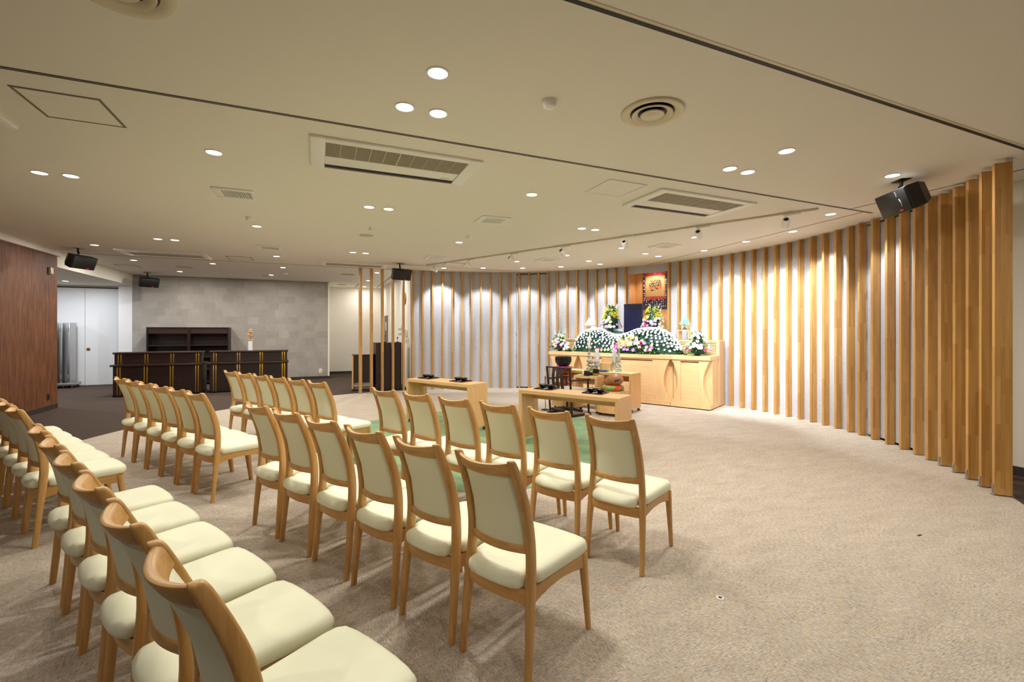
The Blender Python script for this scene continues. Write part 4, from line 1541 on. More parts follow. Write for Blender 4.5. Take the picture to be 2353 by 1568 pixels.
# --- bouquets
def bouquet(label, a, b_, z, h, rad, plan, big, palm=False):
    q_ = AL(a, b_)
    t_ = thing('bouquet', label, 'bouquet', (q_[0], q_[1], z), AX, None)
    MB().lathe([(0.001, 0), (0.05, 0), (0.065, 0.05), (0.06, 0.052), (0.001, 0.045)], n=20).ob('holder', M['green_dark'], t_, 60)
    b_2 = MB()

    def pt(u, an, k=1.0):
        r = rad * k * ((1 - u ** 2.6) ** 0.9 if big else (1 - u) ** 0.7) * (0.75 + 0.25 * min(1, u * 5)) + 0.012
        return Vector((r * math.cos(an), r * math.sin(an), 0.03 + (h - 0.03) * u))
    rings = [[tuple(pt(u, 2 * PI * j / 12, 0.62 if big else 0.5)) for j in range(12)] for u in (0.02, 0.2, 0.4, 0.6, 0.8, 0.93)]
    b_2.loft(rings)
    for k in range(420 if big else 260):
        u = rnd.uniform(0.0, 0.95) ** 1.15
        an = rnd.uniform(0, 2 * PI)
        p_ = pt(u, an, 0.6)
        leaf(b_2, p_, (math.cos(an), math.sin(an), rnd.uniform(-0.2, 1.4)), rnd.uniform(0.05, 0.10), rnd.uniform(0.008, 0.017), 0.3, rnd.choice((0, 1, 1, 2) if big else (1, 1, 2, 2)))
    for k in range(22):
        an = rnd.uniform(0, 2 * PI)
        leaf(b_2, (0.03 * math.cos(an), 0.03 * math.sin(an), 0.03), (math.cos(an), math.sin(an), rnd.uniform(-0.05, 0.3)), rad * rnd.uniform(0.9, 1.25), 0.012, 0.1, rnd.choice((1, 2)))
    if palm:
        for k in range(9):
            d_ = Vector((-0.1, -0.75, 0.35 + 0.1 * k))
            b0 = Vector((0.0, -rad * 0.5, h * 0.15))
            for j in range(12):
                leaf(b_2, b0 + d_ * (0.02 * j), d_ + Vector((0, 0, 0.5 * (-1) ** j)), 0.09, 0.004, 0.2, 2)
    b_2.ob('foliage', [M['green_dark'], M['green'], M['green_light']], t_, 0)['kind'] = 'stuff'
    for kd, n_, u0, u1, s_ in plan:
        for k in range(n_):
            u = rnd.uniform(u0, u1)
            an = rnd.uniform(R(80), R(280))
            p_ = pt(u, an, 0.95)
            nn_ = Vector((math.cos(an), math.sin(an), 0.45 if kd != 'spike' else 2.4))
            place_flower(kd, t_, p_, nn_, s_ * rnd.uniform(0.85, 1.15))
    return t_


bouquet('tall bouquet topped with yellow sprays left of the dark screen', 4.78, 0.50, RT, 0.81, 0.235,
        [('yellow', 24, 0.55, 0.88, 0.9), ('orchid', 13, 0.3, 0.55, 1.0), ('wcarn', 9, 0.3, 0.6, 1.05), ('rose', 5, 0.28, 0.42, 1.0), ('carn', 4, 0.28, 0.4, 0.9), ('lime', 9, 0.3, 0.65, 1.0), ('spike', 4, 0.72, 0.86, 0.6)], True)
bouquet('tall bouquet topped with yellow sprays right of the dark screen', 4.78, -0.48, RT, 0.77, 0.24,
        [('yellow', 24, 0.55, 0.88, 0.9), ('orchid', 14, 0.3, 0.55, 1.0), ('wcarn', 8, 0.3, 0.6, 1.05), ('lily', 2, 0.4, 0.5, 0.9), ('carn', 4, 0.3, 0.45, 0.9), ('lime', 8, 0.3, 0.65, 1.0), ('spike', 4, 0.72, 0.85, 0.55)], True, True)
bouquet('small pink and white bouquet at the altar end near the bell bowl', 4.31, 1.60, 1.0005, 0.46, 0.27,
        [('rose', 9, 0.12, 0.5, 1.0), ('carn', 4, 0.1, 0.4, 0.8), ('wcarn', 18, 0.15, 0.85, 1.0), ('lime', 13, 0.25, 0.85, 1.0), ('spike', 4, 0.72, 0.85, 0.7)], False)
bouquet('small pink and white bouquet at the altar end near the mint rice cakes', 4.31, -1.57, 1.0005, 0.50, 0.27,
        [('rose', 10, 0.12, 0.45, 1.0), ('carn', 5, 0.1, 0.4, 0.8), ('wcarn', 20, 0.15, 0.85, 1.0), ('lime', 13, 0.25, 0.85, 1.0), ('spike', 4, 0.72, 0.85, 0.7)], False)
q = AL(4.33, -1.33)
t = thing('palm_fronds', 'feathery green palm fronds between the mound and the right bouquet', 'plant', (q[0], q[1], 1.0005), AX)
MB().lathe([(0.001, 0), (0.03, 0), (0.03, 0.03), (0.001, 0.03)], n=12).ob('holder', M['green_dark'], t)
for (dx, dy, dz, ln) in ((-0.1, -0.25, 1.0, 0.34), (0.1, 0.12, 1.0, 0.38), (-0.2, -0.6, 0.8, 0.30), (-0.25, 0.4, 0.75, 0.28), (0.0, -0.05, 1.0, 0.36)):
    b = MB()
    d = Vector((dx, dy, dz)).normalized()
    pts = [Vector((0, 0, 0.02)) + d * ln * u / 10 + Vector((0, 0, -0.12 * (u / 10) ** 2)) for u in range(11)]
    b.tube(pts, 0.0025, 5)
    for u in range(2, 11):
        for s in (-1, 1):
            sd = d.cross(Vector((1, 0, 0))).normalized() * s
            leaf(b, pts[u], d * 0.6 + sd, 0.11 * (1.2 - u / 11), 0.005, 0.25)
    b.ob('frond', M['green_light'], t, 0)
q = AL(4.24, 1.30)
t = thing('lily_cluster', 'low cluster of white lilies and ferns beside the left bouquet', 'flower arrangement', (q[0], q[1], 1.0005), AX)
b = MB()
b.lathe([(0.001, 0), (0.06, 0), (0.05, 0.04), (0.001, 0.05)], n=12)
for k in range(90):
    an = rnd.uniform(0, 2 * PI)
    leaf(b, (0.03 * math.cos(an), 0.06 * math.sin(an), 0.03), (math.cos(an), 1.4 * math.sin(an), rnd.uniform(0, 0.8)), rnd.uniform(0.07, 0.15), 0.012, 0.3, rnd.choice((0, 1)))
b.ob('foliage', [M['green'], M['green_light']], t, 0)['kind'] = 'stuff'
for (x, y, z) in ((-0.05, 0.06, 0.14), (-0.08, 0.0, 0.09), (-0.04, 0.02, 0.17), (-0.09, 0.07, 0.06)):
    place_flower('lily', t, (x, y, z), (-0.8, rnd.uniform(-0.4, 0.4), 0.6), 0.95)


# ================================================================== COUNTERS, SHELVES, CABINETS
def counter(label, x0, y, wdt, rot):
    t_ = thing('reception_counter', label, 'counter', (x0, y, 0), R(rot), 'dark reception counters')
    MB().box(0.02, wdt - 0.02, 0.0, 0.62, 0.03, 0.68, 0.003).ob('lower_body', M['dark_wood'], t_, 0)
    MB().box(0.0, wdt, 0.04, 0.6, 0.0, 0.0298).ob('toe_kick', M['black'], t_, 0)
    MB().box(-0.02, wdt + 0.005, -0.06, 0.64, 0.6805, 0.722, 0.005).ob('ledge', M['dark_wood_x'], t_)
    MB().box(0.03, wdt - 0.03, 0.06, 0.30, 0.7225, 0.955, 0.003).ob('upper_body', M['dark_wood'], t_, 0)
    MB().box(0.005, wdt - 0.005, 0.02, 0.34, 0.9555, 0.995, 0.005).ob('top_board', M['dark_wood_x'], t_)
    for f in (0.07, 0.355, 0.64, 0.93):
        xx = wdt * f
        b_ = MB()
        for dx in (-0.032, 0.018):
            b_.box(xx + dx, xx + dx + 0.022, -0.006, 0.0, 0.035, 0.678, 0.002)
        b_.ob('brass_strip', M['gold'], t_)
        b_ = MB()
        for dx in (-0.032, 0.018):
            b_.box(xx + dx, xx + dx + 0.022, 0.054, 0.06, 0.725, 0.952, 0.002)
        b_.ob('brass_strip', M['gold'], t_)
    return t_


counter('dark wood counter with brass strips before the white corridor door', -4.20, 12.74, 1.69, 1.5)
counter('dark wood counter with brass strips carrying the vase of mushrooms', -2.385, 12.73, 1.70, 3.5)


def bookcase(label, x0):
    t_ = thing('bookcase', label, 'bookcase', (x0, 14.92, 0), 0, 'empty dark bookcases')
    wdt = 0.94
    for xx in (0.0, wdt - 0.03):
        MB().box(xx, xx + 0.03, 0, 0.36, 0, 1.58, 0.001).ob('side_panel', M['dark_wood'], t_, 0)
    MB().box(0.03, wdt - 0.03, 0, 0.36, 1.56, 1.58).ob('top_panel', M['dark_wood_x'], t_, 0)
    MB().box(0.03, wdt - 0.03, 0.34, 0.355, 0.05, 1.56).ob('back_panel', M['dark_wood'], t_, 0)
    MB().box(0.03, wdt - 0.03, 0.03, 0.05, 1.43, 1.5598).ob('header_panel', M['dark_wood_x'], t_, 0)
    for z in (1.405, 1.07, 0.74, 0.40, 0.05):
        MB().box(0.0302, wdt - 0.0302, 0.005, 0.339, z, z + 0.022).ob('shelf', M['dark_wood_x'], t_, 0)
    return t_


bookcase('empty dark bookcase against the grey wall, unit nearer the white door', -4.195)
bookcase('empty dark bookcase against the grey wall, unit nearer the mushroom vase', -3.25)

t = thing('vase', 'white ribbed vase of dried orange mushrooms on the dark counter', 'vase', (-1.55, 12.98, 0.996), 0)
rings = []
for k in range(9):
    tw = k * 0.35
    rings.append([((0.046 + 0.005 * math.cos(8 * an)) * math.cos(an + tw * 0.3), (0.046 + 0.005 * math.cos(8 * an)) * math.sin(an + tw * 0.3), 0.24 * k / 8) for an in [2 * PI * j / 48 for j in range(48)]])
MB().loft(rings).ob('vase_body', M['porcelain'], t, 60)
MB().tube([(0, 0, 0.2), (0.01, 0, 0.35), (-0.01, 0, 0.48)], 0.005, 6).ob('stem', M['twig'], t)
for (x, z, r, tl) in ((-0.015, 0.27, 0.065, 0.1), (0.035, 0.26, 0.035, -0.2), (-0.02, 0.32, 0.045, 0.3), (0.035, 0.36, 0.042, -0.4), (-0.03, 0.385, 0.045, 0.15), (-0.025, 0.42, 0.035, 0.5), (0.0, 0.465, 0.045, 0.0), (0.035, 0.455, 0.03, -0.4), (0.005, 0.512, 0.045, 0.0)):
    b = MB()
    b.lathe([(0.001, 0.016), (r * 0.5, 0.013), (r, -0.002), (r * 0.95, -0.008), (r * 0.3, -0.012), (0.001, -0.014)], n=16)
    o = b.ob('mushroom_cap', M['mushroom'], t, 60)
    o.location = (x, rnd.uniform(-0.015, 0.015), z)
    o.rotation_euler = (rnd.uniform(-0.2, 0.2), tl, 0)

t = thing('podium_cabinet', 'low dark podium with pale edge behind the freestanding posts', 'cabinet', (0.76, 11.72, 0), R(-6))
MB().box(0.0, 0.035, 0, 0.44, 0.06, 0.885, 0.002).ob('side_panel', M['beech_z'], t, 0)
MB().box(0.0355, 0.50, 0.02, 0.44, 0.20, 0.885, 0.002).ob('cabinet_body', M['dark_wood'], t, 0)
MB().box(0.04, 0.50, 0.05, 0.42, 0.12, 0.16, 0.002).ob('foot_rail', M['steel'], t, 0)
MB().box(0.44, 0.475, 0.03, 0.43, 0.06, 0.1998, 0.002).ob('side_panel', M['dark_wood'], t, 0)
MB().box(-0.005, 0.505, -0.01, 0.45, 0.8855, 0.90, 0.002).ob('top_board', M['dark_wood_x'], t, 0)
for x in (0.03, 0.455):
    for y in (0.06, 0.38):
        caster('caster', t, x, y)
t = thing('tall_cabinet', 'tall dark equipment cabinet behind the freestanding posts by the white wall', 'cabinet', (1.30, 11.50, 0), R(2))
MB().box(0, 0.62, 0, 0.45, 0.02, 1.17, 0.003).ob('cabinet_body', M['dark_wood'], t, 0)
MB().box(-0.004, 0.624, -0.006, 0.452, 1.1705, 1.19, 0.002).ob('top_board', M['dark_wood_x'], t, 0)
for x in (0.2055, 0.4135):
    MB().box(x, x + 0.003, -0.003, -0.0002, 0.03, 1.165).ob('door_seam', M['black'], t, 0)
MB().box(0.02, 0.60, 0.02, 0.43, 0, 0.0198).ob('plinth', M['black'], t, 0)
t = thing('microphone_gooseneck', 'thin gooseneck microphone on top of the tall dark cabinet', 'microphone', (1.52, 11.62, 1.1905), 0)
MB().lathe([(0.001, 0), (0.04, 0), (0.04, 0.02), (0.001, 0.022)], n=16).ob('base', M['black'], t)
MB().tube([(0, 0, 0.02), (0.0, 0, 0.12), (0.02, 0, 0.2)], 0.004, 6).ob('neck', M['black_metal'], t)

# folded partition rack
t = thing('folding_screen', 'folded silver partition screen on casters by the corridor doors', 'screen', (-6.42, 15.22, 0), R(0))
for k in range(4):
    x = 0.04 + k * 0.145
    MB().box(x, x + 0.055, 0.05, 0.42, 0.14, 1.69, 0.004).ob('screen_panel', M['steel'], t)
    MB().box(x + 0.012, x + 0.043, 0.043, 0.0497, 1.45, 1.56).ob('hinge', M['grille'], t, 0)
    MB().box(x + 0.012, x + 0.043, 0.043, 0.0497, 0.25, 0.36).ob('hinge', M['grille'], t, 0)
MB().box(0.0, 0.62, 0.02, 0.44, 0.07, 0.138, 0.004).ob('base_frame', M['steel'], t)
for x in (0.05, 0.22, 0.40, 0.57):
    for y in (0.06, 0.40):
        caster('caster', t, x, y)


# ================================================================== CEILING EQUIPMENT
def place(o_, x, y, z=H):
    o_.location = (x, y, z)


def air_conditioner(label, x0, y0, flip=False):
    t_ = thing('ceiling_air_conditioner', label, 'air conditioner', (x0 + 0.715, y0 + 0.35, H), PI if flip else 0, 'cassette air conditioners in the ceiling')
    z0 = -0.022
    b_ = MB()
    for r in ((-0.715, -0.60, -0.35, 0.35), (0.60, 0.715, -0.35, 0.35), (-0.60, 0.60, -0.35, -0.275), (-0.60, 0.60, 0.335, 0.35)):
        b_.box(r[0], r[1], r[2], r[3], z0, -0.0005, 0.003)
    b_.ob('outer_frame', M['white_plastic'], t_)
    MB().box(-0.60, 0.60, -0.274, 0.05, -0.014, -0.001).ob('intake_grille', M['grille'], t_, 0)
    b_ = MB()
    for k in range(11):
        xx = -0.60 + 1.2 * k / 10
        wv = 0.006 if k == 5 else 0.003
        b_.box(max(-0.6, xx - wv), min(0.6, xx + wv), -0.274, 0.05, -0.018, -0.0145)
    for k in range(16):
        yy = -0.262 + 0.31 * k / 16
        b_.box(-0.599, 0.599, yy, yy + 0.006, -0.0165, -0.0145)
    b_.ob('grille_bars', M['grille_light'], t_, 0)
    MB().box(-0.598, 0.598, 0.052, 0.255, -0.015, -0.001, 0.002).ob('flap', M['white_plastic'], t_)
    MB().box(-0.60, 0.60, 0.256, 0.334, -0.012, -0.001).ob('outlet_slot', M['black'], t_, 0)
    MB().box(-0.59, 0.59, 0.292, 0.306, -0.015, -0.0122, 0.001).ob('louver', M['dark_trim'], t_, 0)
    MB().box(0.46, 0.55, 0.20, 0.225, -0.0162, -0.0152).ob('indicator', M['cream_plastic'], t_, 0)
    return t_


air_conditioner('long cassette air conditioner in the ceiling above the middle chairs', -0.06, 3.86)
air_conditioner('long cassette air conditioner in the ceiling between square hatch and track', 3.38, 3.84)
air_conditioner('long cassette air conditioner at the near corner by the square hatch', -3.49, 3.88)
air_conditioner('long cassette air conditioner in the ceiling toward the dark bookcases', -3.47, 10.58, True)
air_conditioner('long cassette air conditioner above the freestanding posts', 0.05, 10.60, True)


def hatch(label, cx, cy, s=0.455, matl='grille'):
    t_ = thing('access_hatch', label, 'ceiling hatch', (cx, cy, H), 0, 'square ceiling hatches')
    h = s / 2
    b_ = MB()
    for r in ((-h, h, -h, -h + 0.016), (-h, h, h - 0.016, h), (-h, -h + 0.016, -h + 0.016, h - 0.016), (h - 0.016, h, -h + 0.016, h - 0.016)):
        b_.box(r[0], r[1], r[2], r[3], -0.005, -0.0005)
    b_.ob('hatch_frame', M[matl], t_, 0)
    MB().box(-h + 0.018, h - 0.018, -h + 0.018, h - 0.018, -0.004, -0.0005).ob('hatch_panel', M['ceiling'], t_, 0)


hatch('square ceiling hatch with dark frame near the walnut wall side', -1.55, 4.06)
hatch('square ceiling hatch beside the air conditioner nearer the altar', 2.935, 4.055, 0.465, 'steel')
hatch('square ceiling hatch between the far vent and the dark bookcases', -1.50, 11.0, 0.45)
hatch('square ceiling hatch above the far end of the spotlight track', 2.86, 10.06, 0.46)
hatch('square ceiling hatch by the corridor beam', -4.1, 13.35, 0.42)


def vent(label, cx, cy):
    t_ = thing('air_vent', label, 'vent', (cx, cy, H), 0, 'square ceiling vents')
    b_ = MB()
    for r in ((-0.20, 0.20, -0.20, -0.135), (-0.20, 0.20, 0.135, 0.20), (-0.20, -0.125, -0.135, 0.135), (0.165, 0.20, -0.135, 0.135)):
        b_.box(r[0], r[1], r[2], r[3], -0.014, -0.0005, 0.002)
    b_.ob('vent_frame', M['white_plastic'], t_)
    MB().box(-0.125, 0.165, -0.135, 0.135, -0.004, -0.0005).ob('vent_back', M['black'], t_, 0)
    b_ = MB()
    for k in range(16):
        xx = -0.125 + 0.29 * k / 15.5
        b_.box(xx, xx + 0.0105, -0.134, 0.134, -0.013, -0.006)
    b_.ob('vent_slats', M['white_plastic'], t_, 0)


for cx, cy, lab in ((-0.845, 5.865, 'square slotted vent beside the smoke detector, left of the air conditioner'), (2.20, 5.86, 'square slotted vent at the ceiling centre toward the altar'), (-0.82, 9.395, 'square slotted vent before the far left hatch'),
                    (2.24, 9.31, 'square slotted vent near the far end of the track'), (5.71, 6.43, 'square slotted vent above the altar right side'), (4.50, 8.66, 'square slotted vent above the altar left side'), (-2.31, 13.8, 'square slotted vent near the grey wall')):
    vent(lab, cx, cy)


def diffuser(label, cx, cy, s=1.0):
    t_ = thing('round_diffuser', label, 'air diffuser', (cx, cy, H), 0, 'round ceiling air diffusers')
    t_.scale = (s, s, s)
    MB().lathe([(0.215, -0.0005), (0.215, -0.010), (0.205, -0.016), (0.172, -0.014), (0.150, -0.004), (0.150, -0.0005)], n=48, cap=False).ob('outer_ring', M['cream_plastic'], t_, 60)
    MB().lathe([(0.001, -0.002), (0.150, -0.002), (0.150, -0.0006), (0.001, -0.0006)], n=48).ob('throat', M['black'], t_, 0)
    MB().lathe([(0.140, -0.016), (0.137, -0.022), (0.120, -0.020), (0.098, -0.005), (0.102, -0.004), (0.125, -0.014)], n=48, cap=False).ob('cone_ring', M['cream_plastic'], t_, 60)
    MB().lathe([(0.082, -0.020), (0.078, -0.026), (0.045, -0.022), (0.035, -0.026), (0.001, -0.026), (0.001, -0.008), (0.06, -0.006)], n=40, cap=False).ob('centre_cone', M['cream_plastic'], t_, 60)


diffuser('round cream air diffuser beside the smoke detector and triple lamps', 2.152, 2.545)
diffuser('round cream air diffuser cut by the top edge of the photo', -0.815, 2.535)
diffuser('round cream air diffuser near the dark bookcases', -2.915, 13.04, 0.9)
diffuser('round cream air diffuser beyond the far air conditioner by the posts', 0.75, 13.0, 0.9)
diffuser('small round air diffuser over the alcove behind the posts', 0.72, 15.9, 0.8)
for cx, cy, lab in ((0.712, 7.594, 'flat round ceiling loudspeaker grille at the ceiling middle'), (-1.33, 14.2, 'flat round ceiling loudspeaker grille near the grey wall')):
    o = MB().lathe([(0.001, -0.010), (0.09, -0.009), (0.105, -0.006), (0.108, -0.0005), (0.001, -0.0005)], n=32).ob('ceiling_speaker', M['grille_light'], None, 60)
    place(o, cx, cy)
    tag(o, lab, 'ceiling speaker', 'flat ceiling speakers')
t = thing('sprinkler', 'small chrome sprinkler head before the flat ceiling speaker', 'sprinkler', (0.706, 7.0, H), 0)
MB().lathe([(0.001, -0.004), (0.035, -0.004), (0.04, -0.0005), (0.001, -0.0005)], n=20).ob('rosette', M['white_plastic'], t)
MB().lathe([(0.001, -0.035), (0.022, -0.034), (0.022, -0.031), (0.006, -0.03), (0.006, -0.004), (0.001, -0.004)], n=16).ob('head', M['steel'], t)
for cx, cy, lab in ((1.419, 2.688, 'white domed smoke detector between triple lamps and round diffuser'), (-0.84, 6.995, 'white domed smoke detector beyond the left vent'), (2.241, 7.015, 'white domed smoke detector toward the curved wall'), (-0.779, 13.262, 'white domed smoke detector near the grey wall')):
    t = thing('smoke_detector', lab, 'smoke detector', (cx, cy, H), 0, 'smoke detectors')
    MB().lathe([(0.001, -0.014), (0.05, -0.014), (0.055, -0.0005), (0.001, -0.0005)], n=28).ob('base', M['white_plastic'], t, 40)
    MB().lathe([(0.001, -0.05), (0.03, -0.049), (0.043, -0.04), (0.05, -0.0145), (0.001, -0.0145)], n=28).ob('detector_dome', M['white_plastic'], t, 40)

# ---- downlights
me_trim = MB().lathe([(0.059, -0.0005), (0.070, -0.0005), (0.072, -0.004), (0.061, -0.006), (0.057, -0.003)], n=32, cap=False).mesh('trim_ring', M['white_plastic'], 60)
me_lens = MB().lathe([(0.001, -0.0035), (0.0585, -0.0035), (0.0585, -0.0006), (0.001, -0.0006)], n=28).mesh('lens', M['lamp'], 0)
me_lens_c = MB().lathe([(0.001, -0.0035), (0.0585, -0.0035), (0.0585, -0.0006), (0.001, -0.0006)], n=28).mesh('lens', M['lamp_cool'], 0)


def downlight(x, y, label, kind='down', z=H, power=None):
    t_ = thing('downlight', label, 'downlight', (x, y, z), 0, 'recessed ceiling downlights')
    link('trim_ring', me_trim, t_)
    link('lens', me_lens if kind == 'down' else me_lens_c, t_)
    if kind == 'corridor':
        disc_light('lamp_light', t_, (0, 0, -0.008), power or P_DOWN, C_COOL)
    elif kind == 'down':
        disc_light('lamp_light', t_, (0, 0, -0.008), power or P_DOWN, C_DOWN)
    else:
        # wall-washing lamps throw their beam outward, toward the curved wall
        dx, dy = x - CX, y - CY
        dd = math.hypot(dx, dy)
        k = 0.55 if dd > 4.3 else 0.30
        spot('lamp_light', t_, (0, 0, -0.012), (dx / dd * k, dy / dd * k, -1), power or P_WASH, C_COOL, 74, 0.5)


DL = [(0.655, 2.659, 'lone front lamp of the triple group at the ceiling centre'), (0.546, 3.150, 'left rear lamp of the triple group at the ceiling centre'), (0.779, 3.150, 'right rear lamp of the triple group at the ceiling centre'),
      (-0.82, 4.589, 'single lamp left of the middle air conditioner'), (-2.474, 5.835, 'outer lamp of the pair near the walnut wall'), (-2.24, 5.835, 'inner lamp of the pair near the walnut wall'),
      (3.666, 2.643, 'lone front lamp of the triple group right of the round diffuser'), (3.57, 3.14, 'left rear lamp of the triple group right of the round diffuser'), (3.806, 3.14, 'right rear lamp of the triple group right of the round diffuser'),
      (2.203, 4.602, 'single lamp between the two near air conditioners'), (0.58, 5.85, 'left lamp of the pair beyond the middle air conditioner'), (0.814, 5.85, 'right lamp of the pair beyond the middle air conditioner'),
      (-0.82, 7.562, 'single lamp just beyond the left smoke detector'), (-2.443, 9.245, 'left lamp of the pair before the far left air conditioner'), (-2.209, 9.245, 'right lamp of the pair before the far left air conditioner'),
      (-3.644, 10.325, 'single lamp beside the black speaker near the walnut wall'), (2.235, 7.561, 'single lamp just beyond the smoke detector facing the curved wall'), (3.613, 5.822, 'left lamp of the pair between air conditioner and track'),
      (3.847, 5.822, 'right lamp of the pair between air conditioner and track'), (0.625, 9.328, 'left lamp of the pair before the air conditioner by the posts'), (0.859, 9.328, 'right lamp of the pair before the air conditioner by the posts'),
      (-0.779, 10.422, 'single lamp beyond the far left slotted vent'), (-3.646, 12.198, 'single lamp above the first dark counter'), (-2.186, 12.121, 'single lamp above the gap between the dark counters'),
      (-3.249, 14.034, 'single lamp above the dark bookcases'), (-0.773, 12.204, 'single lamp before the far smoke detector'), (-1.168, 13.925, 'single lamp beside the far flat speaker grille'),
      (1.417, 12.325, 'single lamp just behind the freestanding posts'), (1.394, 14.324, 'single lamp midway along the alcove behind the posts'), (1.46, 16.35, 'single lamp against the alcove end wall'),
      (5.194, 2.648, 'single lamp above the large black speaker by the broad posts')]
for x, y, lab in DL:
    downlight(x, y, 'lit recessed downlight, ' + lab, power=P_DOWN * ((0.8 if y > 16 else 1.2) if x > 1 else 1.9) if y > 11.5 else P_DOWN)
WL = [(6.163, 3.837), (6.701, 4.732), (6.716, 5.569), (6.737, 6.512), (6.387, 7.366), (5.936, 7.22), (5.908, 8.742), (5.426, 8.461), (5.293, 9.458), (4.55, 10.015), (3.67, 10.39), (2.8, 10.761), (4.004, 9.134), (4.611, 8.008), (5.137, 6.901), (5.645, 5.637)]
WN = ['nearest the large black speaker along the curved wall', 'second from the large black speaker along the curved wall', 'third from the large black speaker along the curved wall', 'fourth from the large black speaker along the curved wall',
      'wall side lamp of the pair right of the niche', 'room side lamp of the pair right of the niche', 'wall side lamp of the pair left of the niche', 'room side lamp of the pair left of the niche', 'first wall lamp left of the pairs above the altar',
      'second wall lamp left of the pairs above the altar', 'third wall lamp left of the pairs above the altar', 'farthest wall lamp by the freestanding posts', 'beside the third track head from the posts', 'beside the fourth track head from the posts',
      'beside the fifth track head from the posts', 'beside the sixth track head from the posts']
for (x, y), lab in zip(WL, WN):
    downlight(x, y, 'lit cool recessed downlight, ' + lab, 'wash')
# lamps of the same grid that stand behind the camera, and the corridor's
for x, y, lab in ((-2.2, 1.2, 'beside the walnut wall behind the chairs'), (0.65, -0.6, 'in the rear middle of the room'), (3.66, 0.3, 'in the rear by the white wall'), (-2.2, -1.8, 'in the rear corner by the walnut wall'), (3.66, -2.2, 'in the rear corner by the white wall')):
    downlight(x, y, 'lit recessed downlight ' + lab)
for x, y, lab in ((-5.685, 14.53, 'nearer the corridor doors'), (-5.9, 12.6, 'nearer the walnut wall end')):
    downlight(x, y, 'lit cool corridor downlight ' + lab, 'corridor', 2.70, 34)
downlight(-7.6, 14.0, 'lit cool corridor downlight deep in the corridor', 'corridor', 2.70, 34)

# ---- spotlight track
q = AL(2.06, 0)
t = thing('light_track', 'long straight ceiling track carrying the seven white spotlights', 'light track', (q[0], q[1], H), AX)
MB().box(-0.017, 0.017, -3.75, 3.78, -0.022, -0.0005, 0.002).ob('rail', M['cream_plastic'], t)
MB().box(-0.006, 0.006, -3.74, 3.77, -0.0225, -0.022).ob('slot', M['seam'], t, 0)
AIM = [(4.9, 0.9, 1.2), (4.5, 0.9, 1.3), (4.5, 0.4, 1.3), (4.5, -0.15, 1.35), (4.5, -0.75, 1.3), (5.0, -2.0, 1.1), (5.0, -2.75, 0.9)]
for i, bb in enumerate((3.50, 2.41, 1.215, 0.035, -1.155, -2.305, -3.397)):
    q = AL(2.06, bb)
    t = thing('track_spotlight', 'white cylindrical track spotlight, %s along the track from the freestanding posts' % ORD[i], 'spotlight', (q[0], q[1], H - 0.023), AX, 'spotlights on the ceiling track')
    MB().box(-0.016, 0.016, -0.16, 0.03, -0.026, -0.0005, 0.003).ob('adapter', M['white_plastic'], t)
    MB().lathe([(0.001, -0.06), (0.008, -0.06), (0.008, -0.0262), (0.001, -0.0262)], n=12).ob('stem', M['white_plastic'], t)
    tg = AL(AIM[i][0], AIM[i][1])
    loc_t = Matrix.Rotation(-AX, 3, 'Z') @ (Vector((tg[0], tg[1], AIM[i][2])) - Vector((q[0], q[1], H - 0.023)))
    piv = Vector((0, 0, -0.115))
    d = (loc_t - piv).normalized()
    rot = d.to_track_quat('-Z', 'Y').to_matrix()
    yaw = math.atan2(d.y, d.x)
    ry = Matrix.Rotation(yaw, 3, 'Z')
    b = MB()
    b.cbox(Vector((0, 0, -0.062)), (0.014, 0.094, 0.004), 0, mat=ry)
    for s in (-1, 1):
        b.cbox(ry @ Vector((0, s * 0.046, -0.09)), (0.014, 0.003, 0.058), 0, mat=ry)
    b.ob('yoke', M['white_plastic'], t, 0)
    hd = MB().lathe([(0.030, 0.072), (0.040, 0.072), (0.042, 0.066), (0.042, -0.062), (0.038, -0.066), (0.034, -0.066), (0.034, -0.05), (0.001, -0.05), (0.001, 0.055), (0.030, 0.055)], n=28, cap=False).ob('lamp_head', M['white_plastic'], t, 50)
    hd.location = piv
    hd.rotation_euler = rot.to_euler()
    MB().lathe([(0.001, 0.0555), (0.0295, 0.0555), (0.0295, 0.0565), (0.001, 0.0565)], n=20).ob('rear_cap', M['black'], hd, 0)
    MB().lathe([(0.001, -0.0515), (0.0335, -0.0515), (0.0335, -0.0505), (0.001, -0.0505)], n=20).ob('lens', M['lamp_cool'], hd, 0)
    l = spot('lamp_light', t, tuple(piv + d * 0.075), tuple(loc_t), P_TRACK if i < 5 else P_TRACK * 3.2, C_COOL, 46 if i < 5 else 66, 0.7, 0.03)


